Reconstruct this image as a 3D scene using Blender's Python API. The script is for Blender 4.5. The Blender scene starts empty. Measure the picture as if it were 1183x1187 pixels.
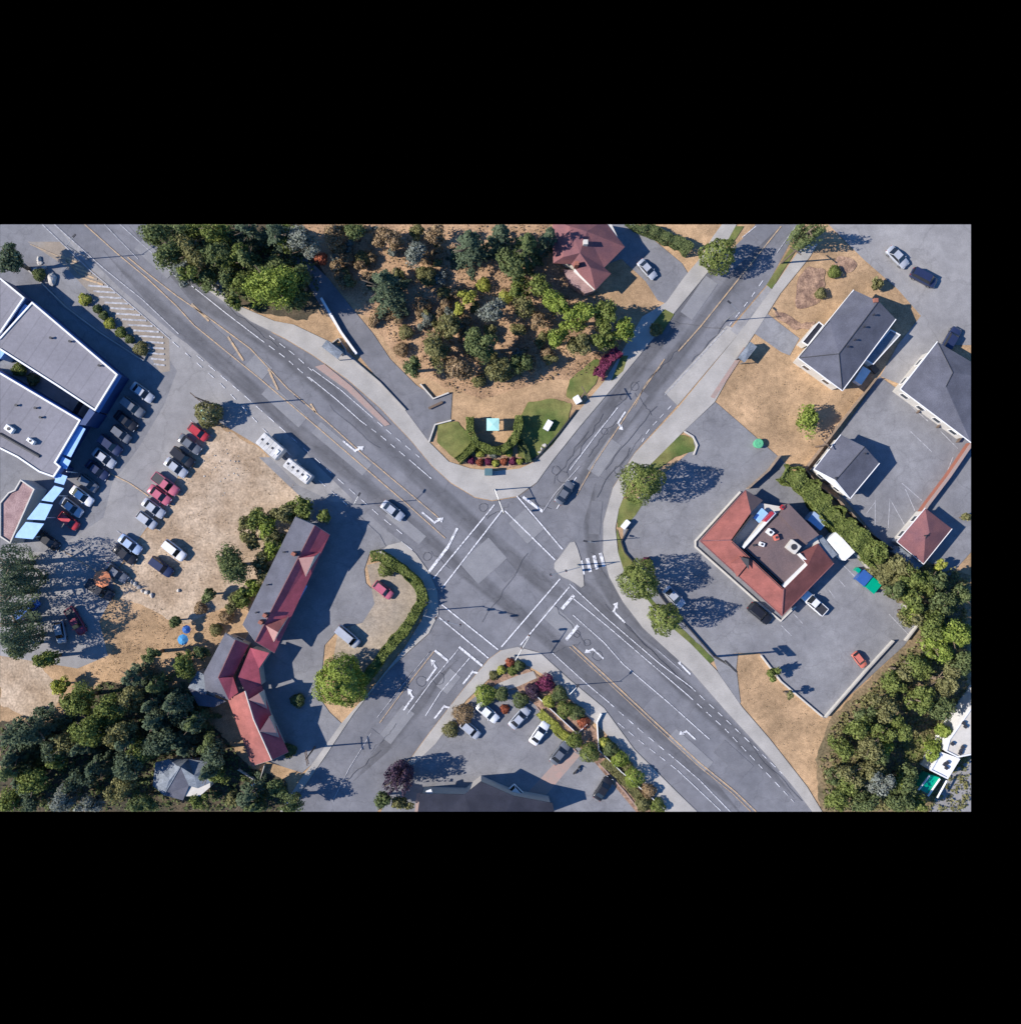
import bpy, bmesh, math, random
import numpy as np
from mathutils import Vector, Matrix
R = math.radians
S = 6.43          # photo pixels per metre at ground level
CH = 155.0        # camera height, metres
CX, CY = 562.0, 600.5
scene = bpy.context.scene
C = scene.collection

# ---------------------------------------------------------------- camera
cam_d = bpy.data.cameras.new('camera')
cam = bpy.data.objects.new('camera', cam_d); C.objects.link(cam)
cam.location = (0, 0, CH); cam.rotation_euler = (0, 0, 0)
cam_d.sensor_fit = 'HORIZONTAL'; cam_d.sensor_width = 36
cam_d.lens = 36 * CH / (1183 / S)
cam_d.shift_x = (591.5 - CX) / 1183; cam_d.shift_y = (CY - 593.5) / 1183
cam_d.clip_start = 1; cam_d.clip_end = 2000
scene.camera = cam
# ---------------------------------------------------------------- light
SUN_EL, SH_DIR = R(38), Vector((1, 0.08)).normalized()
w = bpy.data.worlds.new('World'); scene.world = w; w.use_nodes = True
nt = w.node_tree; nt.nodes.clear()
sky = nt.nodes.new('ShaderNodeTexSky'); sky.sky_type = 'NISHITA'; sky.sun_disc = False
sky.sun_elevation = SUN_EL; sky.sun_rotation = R(265.4); sky.altitude = 50
sky.air_density = 1.1; sky.dust_density = 0.2; sky.ozone_density = 3.5
bg = nt.nodes.new('ShaderNodeBackground'); bg.inputs[1].default_value = 0.115
wo = nt.nodes.new('ShaderNodeOutputWorld')
hs = nt.nodes.new('ShaderNodeHueSaturation'); hs.inputs['Saturation'].default_value = 1.3; hs.inputs['Hue'].default_value = .51
nt.links.new(sky.outputs[0], hs.inputs['Color']); nt.links.new(hs.outputs[0], bg.inputs[0]); nt.links.new(bg.outputs[0], wo.inputs[0])
sl = bpy.data.lights.new('sun', 'SUN'); sl.energy = 4.7; sl.angle = R(0.5); sl.color = (1, .93, .84)
so = bpy.data.objects.new('sun', sl); C.objects.link(so)
dv = Vector((SH_DIR.x * math.cos(SUN_EL), SH_DIR.y * math.cos(SUN_EL), -math.sin(SUN_EL)))
so.rotation_euler = dv.to_track_quat('-Z', 'Y').to_euler(); so.location = (-60, -5, 60)
vs = scene.view_settings; vs.view_transform = 'Standard'; vs.look = 'None'; vs.gamma = 1; vs.exposure = 0.66
scene.render.film_transparent = False
scene.cycles.max_bounces = 5; scene.cycles.diffuse_bounces = 3; scene.cycles.glossy_bounces = 2
scene.cycles.transparent_max_bounces = 6

# ---------------------------------------------------------------- helpers
def W(px, py, z=0.0):
    """A point whose place in the survey picture is (px, py), standing at height z."""
    k = (CH - z) / CH / S
    return Vector(((px - CX) * k, (CY - py) * k, z))

def mat(name, c1, c2=None, scale=1.0, fine=12.0, fine_amt=.25, rough=.85, bump=0.0, metal=0.0, obj=False, detail=5, contrast=(.35, .65), spec=.3, mott=None, cracks=None):
    m = bpy.data.materials.new(name); m.use_nodes = True; n = m.node_tree; L = n.links.new
    b = n.nodes['Principled BSDF']; b.inputs['Roughness'].default_value = rough; b.inputs['Metallic'].default_value = metal
    b.inputs['Specular IOR Level'].default_value = spec
    tc = n.nodes.new('ShaderNodeTexCoord' if obj else 'ShaderNodeNewGeometry'); co = tc.outputs['Object' if obj else 'Position']
    a = n.nodes.new('ShaderNodeTexNoise'); a.inputs['Scale'].default_value = scale; a.inputs['Detail'].default_value = detail
    L(co, a.inputs['Vector'])
    r = n.nodes.new('ShaderNodeMapRange'); r.inputs[1].default_value, r.inputs[2].default_value = contrast
    L(a.outputs['Fac'], r.inputs[0])
    mx = n.nodes.new('ShaderNodeMix'); mx.data_type = 'RGBA'
    c2 = c2 or tuple(x * .8 for x in c1)
    mx.inputs['A'].default_value = (*c1, 1); mx.inputs['B'].default_value = (*c2, 1); L(r.outputs[0], mx.inputs['Factor'])
    f = n.nodes.new('ShaderNodeTexNoise'); f.inputs['Scale'].default_value = fine; f.inputs['Detail'].default_value = 4
    L(co, f.inputs['Vector'])
    fr = n.nodes.new('ShaderNodeMapRange'); fr.inputs[1].default_value = .3; fr.inputs[2].default_value = .7
    fr.inputs[3].default_value = 1 - fine_amt; fr.inputs[4].default_value = 1 + fine_amt; L(f.outputs['Fac'], fr.inputs[0])
    mu = n.nodes.new('ShaderNodeVectorMath'); mu.operation = 'SCALE'; L(mx.outputs['Result'], mu.inputs[0]); L(fr.outputs[0], mu.inputs['Scale'])
    for sc_, am_ in (mott or ()):
        q = n.nodes.new('ShaderNodeTexNoise'); q.inputs['Scale'].default_value = sc_; q.inputs['Detail'].default_value = 6; q.inputs['Roughness'].default_value = .62; L(co, q.inputs['Vector'])
        qr = n.nodes.new('ShaderNodeMapRange'); qr.inputs[1].default_value = .38; qr.inputs[2].default_value = .62; qr.inputs[3].default_value = 1 - am_; qr.inputs[4].default_value = 1 + am_ * .7; L(q.outputs['Fac'], qr.inputs[0])
        m2 = n.nodes.new('ShaderNodeVectorMath'); m2.operation = 'SCALE'; L(mu.outputs[0], m2.inputs[0]); L(qr.outputs[0], m2.inputs['Scale']); mu = m2
    if cracks:
        dn = n.nodes.new('ShaderNodeTexNoise'); dn.inputs['Scale'].default_value = .5; dn.inputs['Detail'].default_value = 5; L(co, dn.inputs['Vector'])
        dm = n.nodes.new('ShaderNodeVectorMath'); dm.operation = 'SCALE'; dm.inputs['Scale'].default_value = 3.0; L(dn.outputs['Color'], dm.inputs[0])
        da = n.nodes.new('ShaderNodeVectorMath'); da.operation = 'ADD'; L(co, da.inputs[0]); L(dm.outputs[0], da.inputs[1])
        vo = n.nodes.new('ShaderNodeTexVoronoi'); vo.feature = 'DISTANCE_TO_EDGE'; vo.inputs['Scale'].default_value = cracks; L(da.outputs[0], vo.inputs['Vector'])
        vr = n.nodes.new('ShaderNodeMapRange'); vr.inputs[1].default_value = .0; vr.inputs[2].default_value = .022; vr.inputs[3].default_value = .85; vr.inputs[4].default_value = 1; L(vo.outputs['Distance'], vr.inputs[0])
        m2 = n.nodes.new('ShaderNodeVectorMath'); m2.operation = 'SCALE'; L(mu.outputs[0], m2.inputs[0]); L(vr.outputs[0], m2.inputs['Scale']); mu = m2
    L(mu.outputs[0], b.inputs['Base Color'])
    if bump:
        bp = n.nodes.new('ShaderNodeBump'); bp.inputs['Strength'].default_value = bump; bp.inputs['Distance'].default_value = .1
        L(f.outputs['Fac'], bp.inputs['Height']); L(bp.outputs[0], b.inputs['Normal'])
    m['out'] = mu.name
    return m

def plain(name, c, rough=.6, metal=0, spec=.4):
    return mat(name, c, tuple(x * .88 for x in c), scale=1.3, fine=9, fine_amt=.06, rough=rough, metal=metal, obj=True, spec=spec)

def stripes(m, ang, freq, dark=.8, sharp=.2):
    """board, sheet or shingle courses running across a surface: multiplies the colour by a wave"""
    n = m.node_tree; L = n.links.new; src = n.nodes[m['out']]; b = n.nodes['Principled BSDF']
    g = n.nodes.new('ShaderNodeNewGeometry'); mp = n.nodes.new('ShaderNodeMapping'); mp.inputs['Rotation'].default_value = (0, 0, ang)
    L(g.outputs['Position'], mp.inputs['Vector'])
    wv = n.nodes.new('ShaderNodeTexWave'); wv.inputs['Scale'].default_value = freq; wv.inputs['Distortion'].default_value = .25
    L(mp.outputs[0], wv.inputs['Vector'])
    rg = n.nodes.new('ShaderNodeMapRange'); rg.inputs[2].default_value = sharp; rg.inputs[3].default_value = dark; rg.inputs[4].default_value = 1
    L(wv.outputs['Fac'], rg.inputs[0])
    v = n.nodes.new('ShaderNodeVectorMath'); v.operation = 'SCALE'; L(src.outputs[0], v.inputs[0]); L(rg.outputs[0], v.inputs['Scale'])
    L(v.outputs[0], b.inputs['Base Color']); m['out'] = v.name
    return m

def leafmat(name, c1, c2, c3):
    """foliage: colour differs from leaf cluster to leaf cluster (random per cluster) and slowly over the plant"""
    m = bpy.data.materials.new(name); m.use_nodes = True; n = m.node_tree; L = n.links.new
    b = n.nodes['Principled BSDF']; b.inputs['Roughness'].default_value = .9; b.inputs['Specular IOR Level'].default_value = .05; GB = 2.1
    c1, c2, c3 = [tuple(min(.6, v * GB) for v in c) for c in (c1, c2, c3)]
    g = n.nodes.new('ShaderNodeNewGeometry')
    rp = n.nodes.new('ShaderNodeValToRGB'); e = rp.color_ramp.elements
    e[0].color = (*c1, 1); e[1].color = (*c3, 1); k = e.new(.5); k.color = (*c2, 1)
    nz = n.nodes.new('ShaderNodeTexNoise'); nz.inputs['Scale'].default_value = .9; L(g.outputs['Position'], nz.inputs['Vector'])
    ad = n.nodes.new('ShaderNodeMath'); ad.operation = 'MULTIPLY_ADD'; ad.inputs[1].default_value = .45
    L(g.outputs['Random Per Island'], ad.inputs[0])
    mr = n.nodes.new('ShaderNodeMapRange'); mr.inputs[1].default_value = .3; mr.inputs[2].default_value = .7; mr.inputs[4].default_value = .55
    L(nz.outputs['Fac'], mr.inputs[0]); L(mr.outputs[0], ad.inputs[2]); L(ad.outputs[0], rp.inputs[0])
    L(rp.outputs[0], b.inputs['Base Color'])
    tr = n.nodes.new('ShaderNodeBsdfTranslucent'); L(rp.outputs[0], tr.inputs[0])
    ms = n.nodes.new('ShaderNodeMixShader'); ms.inputs[0].default_value = .28
    o = n.nodes['Material Output']; L(b.outputs[0], ms.inputs[1]); L(tr.outputs[0], ms.inputs[2]); L(ms.outputs[0], o.inputs[0])
    return m

def props(o, label=None, cat=None, group=None, kind=None):
    if label: o['label'] = label
    if cat: o['category'] = cat
    if group: o['group'] = group
    if kind: o['kind'] = kind
    return o

def link(name, me, m=None, parent=None, loc=None, rz=0):
    o = bpy.data.objects.new(name, me); C.objects.link(o)
    if parent is not None: o.parent = parent
    if loc is not None: o.location = loc
    if rz: o.rotation_euler = (0, 0, rz)
    if m is not None and len(me.materials) == 0: me.materials.append(m)
    return o

def empty(name, loc, label, cat, group=None, rz=0):
    o = bpy.data.objects.new(name, None); C.objects.link(o); o.location = loc; o.rotation_euler = (0, 0, rz); o.empty_display_size = .3
    return props(o, label, cat, group)

def bm_mesh(bm, name, smooth=False, flip_ok=True):
    if flip_ok: bmesh.ops.recalc_face_normals(bm, faces=bm.faces)
    me = bpy.data.meshes.new(name); bm.to_mesh(me); bm.free()
    if smooth: me.polygons.foreach_set('use_smooth', [True] * len(me.polygons))
    return me

def bx(bm, x0, x1, y0, y1, z0, z1, M=None):
    v = [bm.verts.new((x, y, z)) for z in (z0, z1) for x, y in ((x0, y0), (x1, y0), (x1, y1), (x0, y1))]
    if M is not None:
        for q in v: q.co = M @ q.co
    for f in ((3, 2, 1, 0), (4, 5, 6, 7), (0, 1, 5, 4), (1, 2, 6, 5), (2, 3, 7, 6), (3, 0, 4, 7)): bm.faces.new([v[i] for i in f])
    return v

def tube(bm, a, b, r0, r1=None, seg=8):
    a, b = Vector(a), Vector(b); r1 = r0 if r1 is None else r1
    q = (b - a).to_track_quat('Z', 'Y'); A, B = [], []
    for i in range(seg):
        t = 2 * math.pi * i / seg; d = q @ Vector((math.cos(t), math.sin(t), 0))
        A.append(bm.verts.new(a + d * r0)); B.append(bm.verts.new(b + d * r1))
    for i in range(seg): bm.faces.new((A[i], A[(i + 1) % seg], B[(i + 1) % seg], B[i]))
    bm.faces.new(A[::-1]); bm.faces.new(B)

def box_obj(name, x0, x1, y0, y1, z0, z1, m, parent=None, bev=0, loc=None, rz=0):
    bm = bmesh.new(); bx(bm, x0, x1, y0, y1, z0, z1)
    if bev: bmesh.ops.bevel(bm, geom=bm.edges[:], offset=bev, segments=2, affect='EDGES')
    return link(name, bm_mesh(bm, name), m, parent, loc, rz)

def poly_prism(bm, pts, z0, z1):
    """pts: world xy; both caps"""
    lo = [bm.verts.new((p[0], p[1], z0)) for p in pts]; hi = [bm.verts.new((p[0], p[1], z1)) for p in pts]
    n = len(pts)
    for i in range(n): bm.faces.new((lo[i], lo[(i + 1) % n], hi[(i + 1) % n], hi[i]))
    fs = [bm.faces.new(hi), bm.faces.new(lo[::-1])]
    bmesh.ops.triangulate(bm, faces=fs)

def smoothpoly(pts, it=1):
    for _ in range(it):
        q = []
        for i in range(len(pts)):
            a, b = pts[i], pts[(i + 1) % len(pts)]
            q += [(a[0] * .75 + b[0] * .25, a[1] * .75 + b[1] * .25), (a[0] * .25 + b[0] * .75, a[1] * .25 + b[1] * .75)]
        pts = q
    return pts

SHEET = [0]
_rg = random.Random(3)
def ragged(pts, step=4.5, amp=1.6):
    out = []
    for i in range(len(pts)):
        a, b = pts[i], pts[(i + 1) % len(pts)]; L = math.hypot(b[0] - a[0], b[1] - a[1]); n = max(1, int(L / step))
        for k in range(n):
            t = k / n; out.append((a[0] + (b[0] - a[0]) * t + _rg.uniform(-amp, amp), a[1] + (b[1] - a[1]) * t + _rg.uniform(-amp, amp)))
    return out
def sheet(name, pts, m, smooth=0):
    """a ground surface laid 4 mm above the sheets below it"""
    SHEET[0] += 1; z = .0021 * SHEET[0]
    if smooth: pts = smoothpoly(ragged(pts, 4.5, 1.6 if name != 'lawn' else .7), smooth)
    bm = bmesh.new(); f = bm.faces.new([bm.verts.new(W(x, y, z)) for x, y in pts])
    if f.normal.z < 0: f.normal_flip()
    f.normal_update()
    bmesh.ops.triangulate(bm, faces=[f])
    for f in bm.faces:
        f.normal_update()
        if f.normal.z < 0: f.normal_flip()
    return props(link(name, bm_mesh(bm, name, flip_ok=False), m), kind='structure')

def slab(name, pts, z1, m, smooth=0, z0=-.25):
    if smooth: pts = smoothpoly(pts, smooth)
    bm = bmesh.new(); poly_prism(bm, [W(x, y, z1) for x, y in pts], z0, z1)
    return props(link(name, bm_mesh(bm, name), m), kind='structure')

MZ = [0.0]
def ribbon_pts(pts, w):
    """left/right offsets of a world polyline"""
    out = []
    for i, p in enumerate(pts):
        a = pts[max(i - 1, 0)]; b = pts[min(i + 1, len(pts) - 1)]; d = (b - a).to_2d().normalized(); n = Vector((-d.y, d.x, 0)) * w / 2
        out.append((p + n, p - n))
    return out

def resample(pts, step):
    out = [pts[0]]; acc = 0
    for a, b in zip(pts, pts[1:]):
        L = (b - a).length; n = max(1, int(L / step))
        for k in range(1, n + 1): out.append(a.lerp(b, k / n))
    return out

def line(pts, m, w=.14, dash=None, z=.125, name='lane_line'):
    P = [W(x, y, z) for x, y in pts]; bm = bmesh.new()
    if dash:
        on, off = dash; P = resample(P, .25); d = 0; seg = []
        for a, b in zip(P, P[1:]):
            L = (b - a).length
            if (d % (on + off)) < on:
                if not seg: seg = [a]
                seg.append(b)
            elif seg:
                rb = ribbon_pts([seg[0], seg[-1]], w); bm.faces.new([bm.verts.new(v) for v in (rb[0][0], rb[0][1], rb[1][1], rb[1][0])]); seg = []
            d += L
        if len(seg) > 1:
            rb = ribbon_pts([seg[0], seg[-1]], w); bm.faces.new([bm.verts.new(v) for v in (rb[0][0], rb[0][1], rb[1][1], rb[1][0])])
    else:
        rb = ribbon_pts(P, w); V = [(bm.verts.new(a), bm.verts.new(b)) for a, b in rb]
        for (a, b), (c, d) in zip(V, V[1:]): bm.faces.new((a, b, d, c))
    return props(link(name, bm_mesh(bm, name), m), kind='structure')

def arrow(px, py, ang, kind, m, s=1.0, z=.125):
    """lane arrow painted on the asphalt; ang = travel direction in the plan (radians, +x = east)"""
    shapes = []
    if kind == 'left' or kind == 'right':
        g = 1 if kind == 'left' else -1
        shapes = [[(-2.2, -.14 * g), (.9, -.14 * g), (.9, .18 * g), (-2.2, .18 * g)], [(.5, .18 * g), (.9, .18 * g), (1.25, .9 * g), (.85, .9 * g)],
                  [(1.7, .85 * g), (.45, .85 * g), (1.35, 1.75 * g)]]
    else:
        shapes = [[(-2.2, -.13), (1.0, -.13), (1.0, .13), (-2.2, .13)], [(1.0, -.5), (1.0, .5), (2.2, 0)]]
    bm = bmesh.new(); M = Matrix.Translation(W(px, py, z)) @ Matrix.Rotation(ang, 4, 'Z') @ Matrix.Scale(s, 4)
    for i, sh in enumerate(shapes): bm.faces.new([bm.verts.new(M @ Vector((x, y, .002 * i))) for x, y in sh])
    return props(link('turn_arrow', bm_mesh(bm, 'turn_arrow'), m), kind='structure')

# ---------------------------------------------------------------- materials
M = {}
M['dry'] = mat('dry_grass', (.43, .285, .165), (.30, .20, .115), scale=.22, fine=5, fine_amt=.25, rough=1, bump=.5, mott=((.09, .16), (1.1, .16)))
M['dirt'] = mat('pale_dirt', (.43, .335, .245), (.32, .235, .16), scale=.2, fine=2.6, fine_amt=.26, rough=1, bump=.6, mott=((.07, .14), (.9, .18)))
M['bark'] = mat('bark_mulch', (.16, .10, .075), (.34, .22, .15), scale=.8, fine=4, fine_amt=.4, rough=1, bump=.8)
M['scrub'] = mat('scrub_soil', (.26, .165, .10), (.42, .27, .16), scale=.25, fine=3, fine_amt=.35, rough=1, bump=.7)
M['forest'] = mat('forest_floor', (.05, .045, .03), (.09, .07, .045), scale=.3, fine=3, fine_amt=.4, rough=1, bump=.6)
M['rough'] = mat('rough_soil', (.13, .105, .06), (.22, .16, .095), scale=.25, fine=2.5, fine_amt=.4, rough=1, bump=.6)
M['lawn'] = mat('lawn', (.075, .11, .028), (.17, .165, .055), scale=.22, fine=6, fine_amt=.2, rough=1, bump=.4, mott=((.5, .22),))
M['asphalt'] = mat('asphalt', (.175, .175, .19), (.145, .147, .163), scale=.16, fine=9, fine_amt=.13, rough=.92, spec=.2, mott=((.045, .10), (.55, .10)), cracks=.16)
M['lot'] = mat('lot_asphalt', (.215, .215, .225), (.17, .17, .183), scale=.10, fine=7, fine_amt=.13, rough=.92, spec=.2, mott=((.045, .10), (.55, .10)), cracks=.16)
M['lot_pale'] = mat('pale_lot_asphalt', (.27, .262, .26), (.22, .215, .218), scale=.1, fine=7, fine_amt=.12, rough=.92, spec=.2, mott=((.045, .10), (.55, .09)), cracks=.11)
M['tar'] = plain('tar_seal', (.075, .075, .085), .8)
M['walk'] = mat('sidewalk_concrete', (.37, .35, .325), (.30, .285, .265), scale=.3, fine=6, fine_amt=.10, rough=.9, mott=((.12, .08), (1.2, .06)))
M['paint'] = mat('road_paint_white', (.62, .62, .64), (.27, .27, .285), scale=2.6, fine=12, fine_amt=.22, rough=.8, contrast=(.46, .66))
M['paint_thin'] = mat('worn_road_paint', (.44, .44, .46), (.23, .23, .245), scale=1.8, fine=14, fine_amt=.2, rough=.7)
M['yellow'] = mat('road_paint_yellow', (.50, .34, .19), (.27, .225, .18), scale=1.8, fine=12, fine_amt=.2, rough=.7)
M['pave_red'] = mat('red_paving', (.33, .225, .195), (.28, .22, .195), scale=1, fine=10, fine_amt=.15)
M['white'] = plain('white_trim', (.72, .72, .72), .5)
M['cream'] = plain('cream_wall', (.52, .49, .44), .8)
M['stucco'] = plain('stucco_wall', (.40, .37, .34), .85)
M['shaded_bluewall'] = plain('shade_darkened_blue_wall', (.02, .05, .15), .6)  # shade of the sunless mall front is painted into this darker blue
M['blueband'] = plain('bright_blue_fascia', (.05, .17, .50), .5)
M['awning'] = plain('light_blue_canopy_sheet', (.28, .48, .80), .4)
M['flatroof'] = stripes(mat('grey_membrane_roof', (.225, .218, .24), (.18, .175, .195), scale=.15, fine=5, fine_amt=.07, rough=.9, mott=((.3, .10), (1.5, .06))), R(35), .12, .86, .03)
M['gravelroof'] = mat('brown_gravel_roof', (.14, .10, .10), (.105, .08, .085), scale=.3, fine=8, fine_amt=.2, rough=1)
M['dusty'] = mat('dusty_ground', (.33, .27, .205), (.25, .215, .175), scale=.25, fine=4, fine_amt=.2, rough=1, bump=.3, mott=((.12, .15), (1.1, .14)))
M['hatch_pave'] = mat('sandy_asphalt', (.27, .225, .18), (.21, .195, .18), scale=.2, fine=6, fine_amt=.14, mott=((.1, .1), (.8, .1)))
M['patio'] = mat('pink_patio', (.34, .23, .22), (.22, .14, .14), scale=.6, fine=5, fine_amt=.3)
M['redtile'] = stripes(mat('red_mansard_sheet', (.25, .085, .072), (.20, .07, .062), scale=.35, fine=7, fine_amt=.15, rough=.8, mott=((.5, .16),)), R(40), 2.2, .82)
M['redroof'] = stripes(mat('crimson_sheet_roof', (.40, .085, .11), (.32, .07, .095), scale=.3, fine=6, fine_amt=.14, rough=.75, mott=((.5, .16),)), R(-60), 3.0, .85)
M['orangeroof'] = stripes(mat('sunworn_red_roof', (.29, .095, .08), (.22, .075, .066), scale=.3, fine=6, fine_amt=.14, rough=.75, mott=((.5, .18),)), R(20), 3.0, .88)
M['maroon'] = stripes(mat('maroon_shingle', (.21, .09, .09), (.15, .07, .08), scale=.5, fine=7, fine_amt=.2, rough=.9), R(35), 2.0, .85)
M['shingle'] = stripes(mat('grey_shingle', (.105, .108, .135), (.085, .088, .112), scale=.4, fine=7, fine_amt=.18, rough=.9, mott=((.35, .14),)), R(-35), 1.6, .88)
M['shingle_pale'] = stripes(mat('pale_grey_shingle', (.20, .225, .26), (.14, .16, .185), scale=.8, fine=5, fine_amt=.25, rough=.9), R(30), 1.6, .9)
M['shingle_dark_and_shade'] = stripes(mat('dark_shingle_and_shade', (.028, .030, .045), (.02, .022, .035), scale=.4, fine=7, fine_amt=.18, rough=.9, mott=((.35, .14),)), R(25), 1.6, .88)  # near-black tone also carries painted shade on the bottom building's roof
M['mint'] = plain('mint_metal_roof', (.38, .66, .60), .5)
M['fence'] = stripes(mat('weathered_fence_board', (.30, .22, .16), (.22, .17, .13), scale=1, fine=6, fine_amt=.2), 0, 4, .8)
M['dark'] = plain('dark_metal', (.035, .035, .04), .5)
M['steel'] = plain('galvanised_steel', (.35, .36, .37), .45, .6)
M['wood'] = plain('weathered_wood', (.14, .10, .075), .9)
M['trunk'] = mat('tree_bark', (.12, .085, .06), (.20, .16, .12), scale=3, fine=10, fine_amt=.3, rough=1, obj=True)
M['rock'] = mat('pale_rock', (.50, .47, .43), (.32, .30, .28), scale=2, fine=6, fine_amt=.2, rough=.95, bump=.4)
M['brick'] = mat('brick', (.30, .11, .075), (.24, .10, .07), scale=3, fine=12, fine_amt=.2)
M['glass'] = plain('window_glass', (.03, .04, .05), .08, 0, .8)
M['carglass'] = plain('car_glass', (.015, .018, .024), .06, 0, .7)
M['tyre'] = plain('tyre_rubber', (.02, .02, .02), .9)
M['rim'] = plain('alloy_rim', (.4, .4, .42), .35, .7)
M['lamp'] = plain('headlamp_lens', (.6, .62, .65), .15)
M['tail'] = plain('tail_lamp_lens', (.35, .02, .02), .25)
for k, c in dict(p_white=(.78, .78, .78), p_silver=(.42, .44, .48), p_grey=(.14, .15, .17), p_black=(.02, .02, .024), p_navy=(.025, .035, .085), p_red=(.45, .04, .05),
                 p_rose=(.50, .13, .18), p_maroon=(.20, .025, .05), p_green=(.0, .36, .22), p_salmon=(.62, .18, .13), p_blue=(.04, .12, .38), p_teal=(.10, .18, .19), p_sky=(.35, .45, .62)).items():
    M[k] = plain(k.replace('p_', '') + '_car_paint', c, .28, .15, .6)
LM = dict(
    dark=leafmat('dark_foliage', (.034, .048, .021), (.062, .078, .033), (.105, .12, .05)),
    fir=leafmat('fir_foliage', (.027, .040, .026), (.048, .064, .040), (.08, .10, .06)),
    mid=leafmat('mid_green_foliage', (.042, .056, .016), (.078, .096, .028), (.13, .145, .048)),
    bright=leafmat('bright_foliage', (.058, .082, .016), (.11, .14, .03), (.18, .205, .055)),
    olive=leafmat('olive_foliage', (.058, .056, .024), (.098, .096, .042), (.15, .14, .066)),
    lime=leafmat('yellow_green_foliage', (.10, .11, .02), (.17, .18, .04), (.25, .25, .07)),
    grey=leafmat('grey_green_foliage', (.06, .07, .055), (.10, .11, .095), (.16, .17, .155)),
    brown=leafmat('dry_brown_foliage', (.09, .062, .036), (.15, .108, .062), (.22, .158, .10)),
    rust=leafmat('rust_red_foliage', (.10, .035, .022), (.18, .06, .035), (.26, .10, .06)),
    purple=leafmat('purple_foliage', (.04, .012, .025), (.09, .02, .045), (.16, .045, .08)),
    plum=leafmat('plum_foliage', (.02, .013, .022), (.04, .025, .04), (.07, .05, .065)),
)
# ---------------------------------------------------------------- foliage
def leaf_mesh(name, c, nrm, size, rng):
    N = len(c); nrm = nrm / (np.linalg.norm(nrm, axis=1, keepdims=True) + 1e-9)
    t = rng.normal(size=(N, 3)); t -= nrm * (t * nrm).sum(1, keepdims=True); t /= np.linalg.norm(t, axis=1, keepdims=True) + 1e-9
    b = np.cross(nrm, t); s = size[:, None]; a = s * rng.uniform(.55, 1, (N, 1))
    cup = nrm * s * .22
    v = np.stack([c - t * s * .5 , c + b * a * .5 + cup, c + t * s * .5, c - b * a * .5 + cup], 1).reshape(-1, 3)
    me = bpy.data.meshes.new(name); me.vertices.add(4 * N); me.vertices.foreach_set('co', v.astype(np.float32).ravel())
    me.loops.add(4 * N); me.loops.foreach_set('vertex_index', np.arange(4 * N, dtype=np.int32))
    me.polygons.add(N); me.polygons.foreach_set('loop_start', np.arange(0, 4 * N, 4, dtype=np.int32))
    me.update(calc_edges=True); return me

def rdir(rng, n, up=0.0):
    d = rng.normal(size=(n, 3)); d[:, 2] += up; return d / np.linalg.norm(d, axis=1, keepdims=True)

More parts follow.
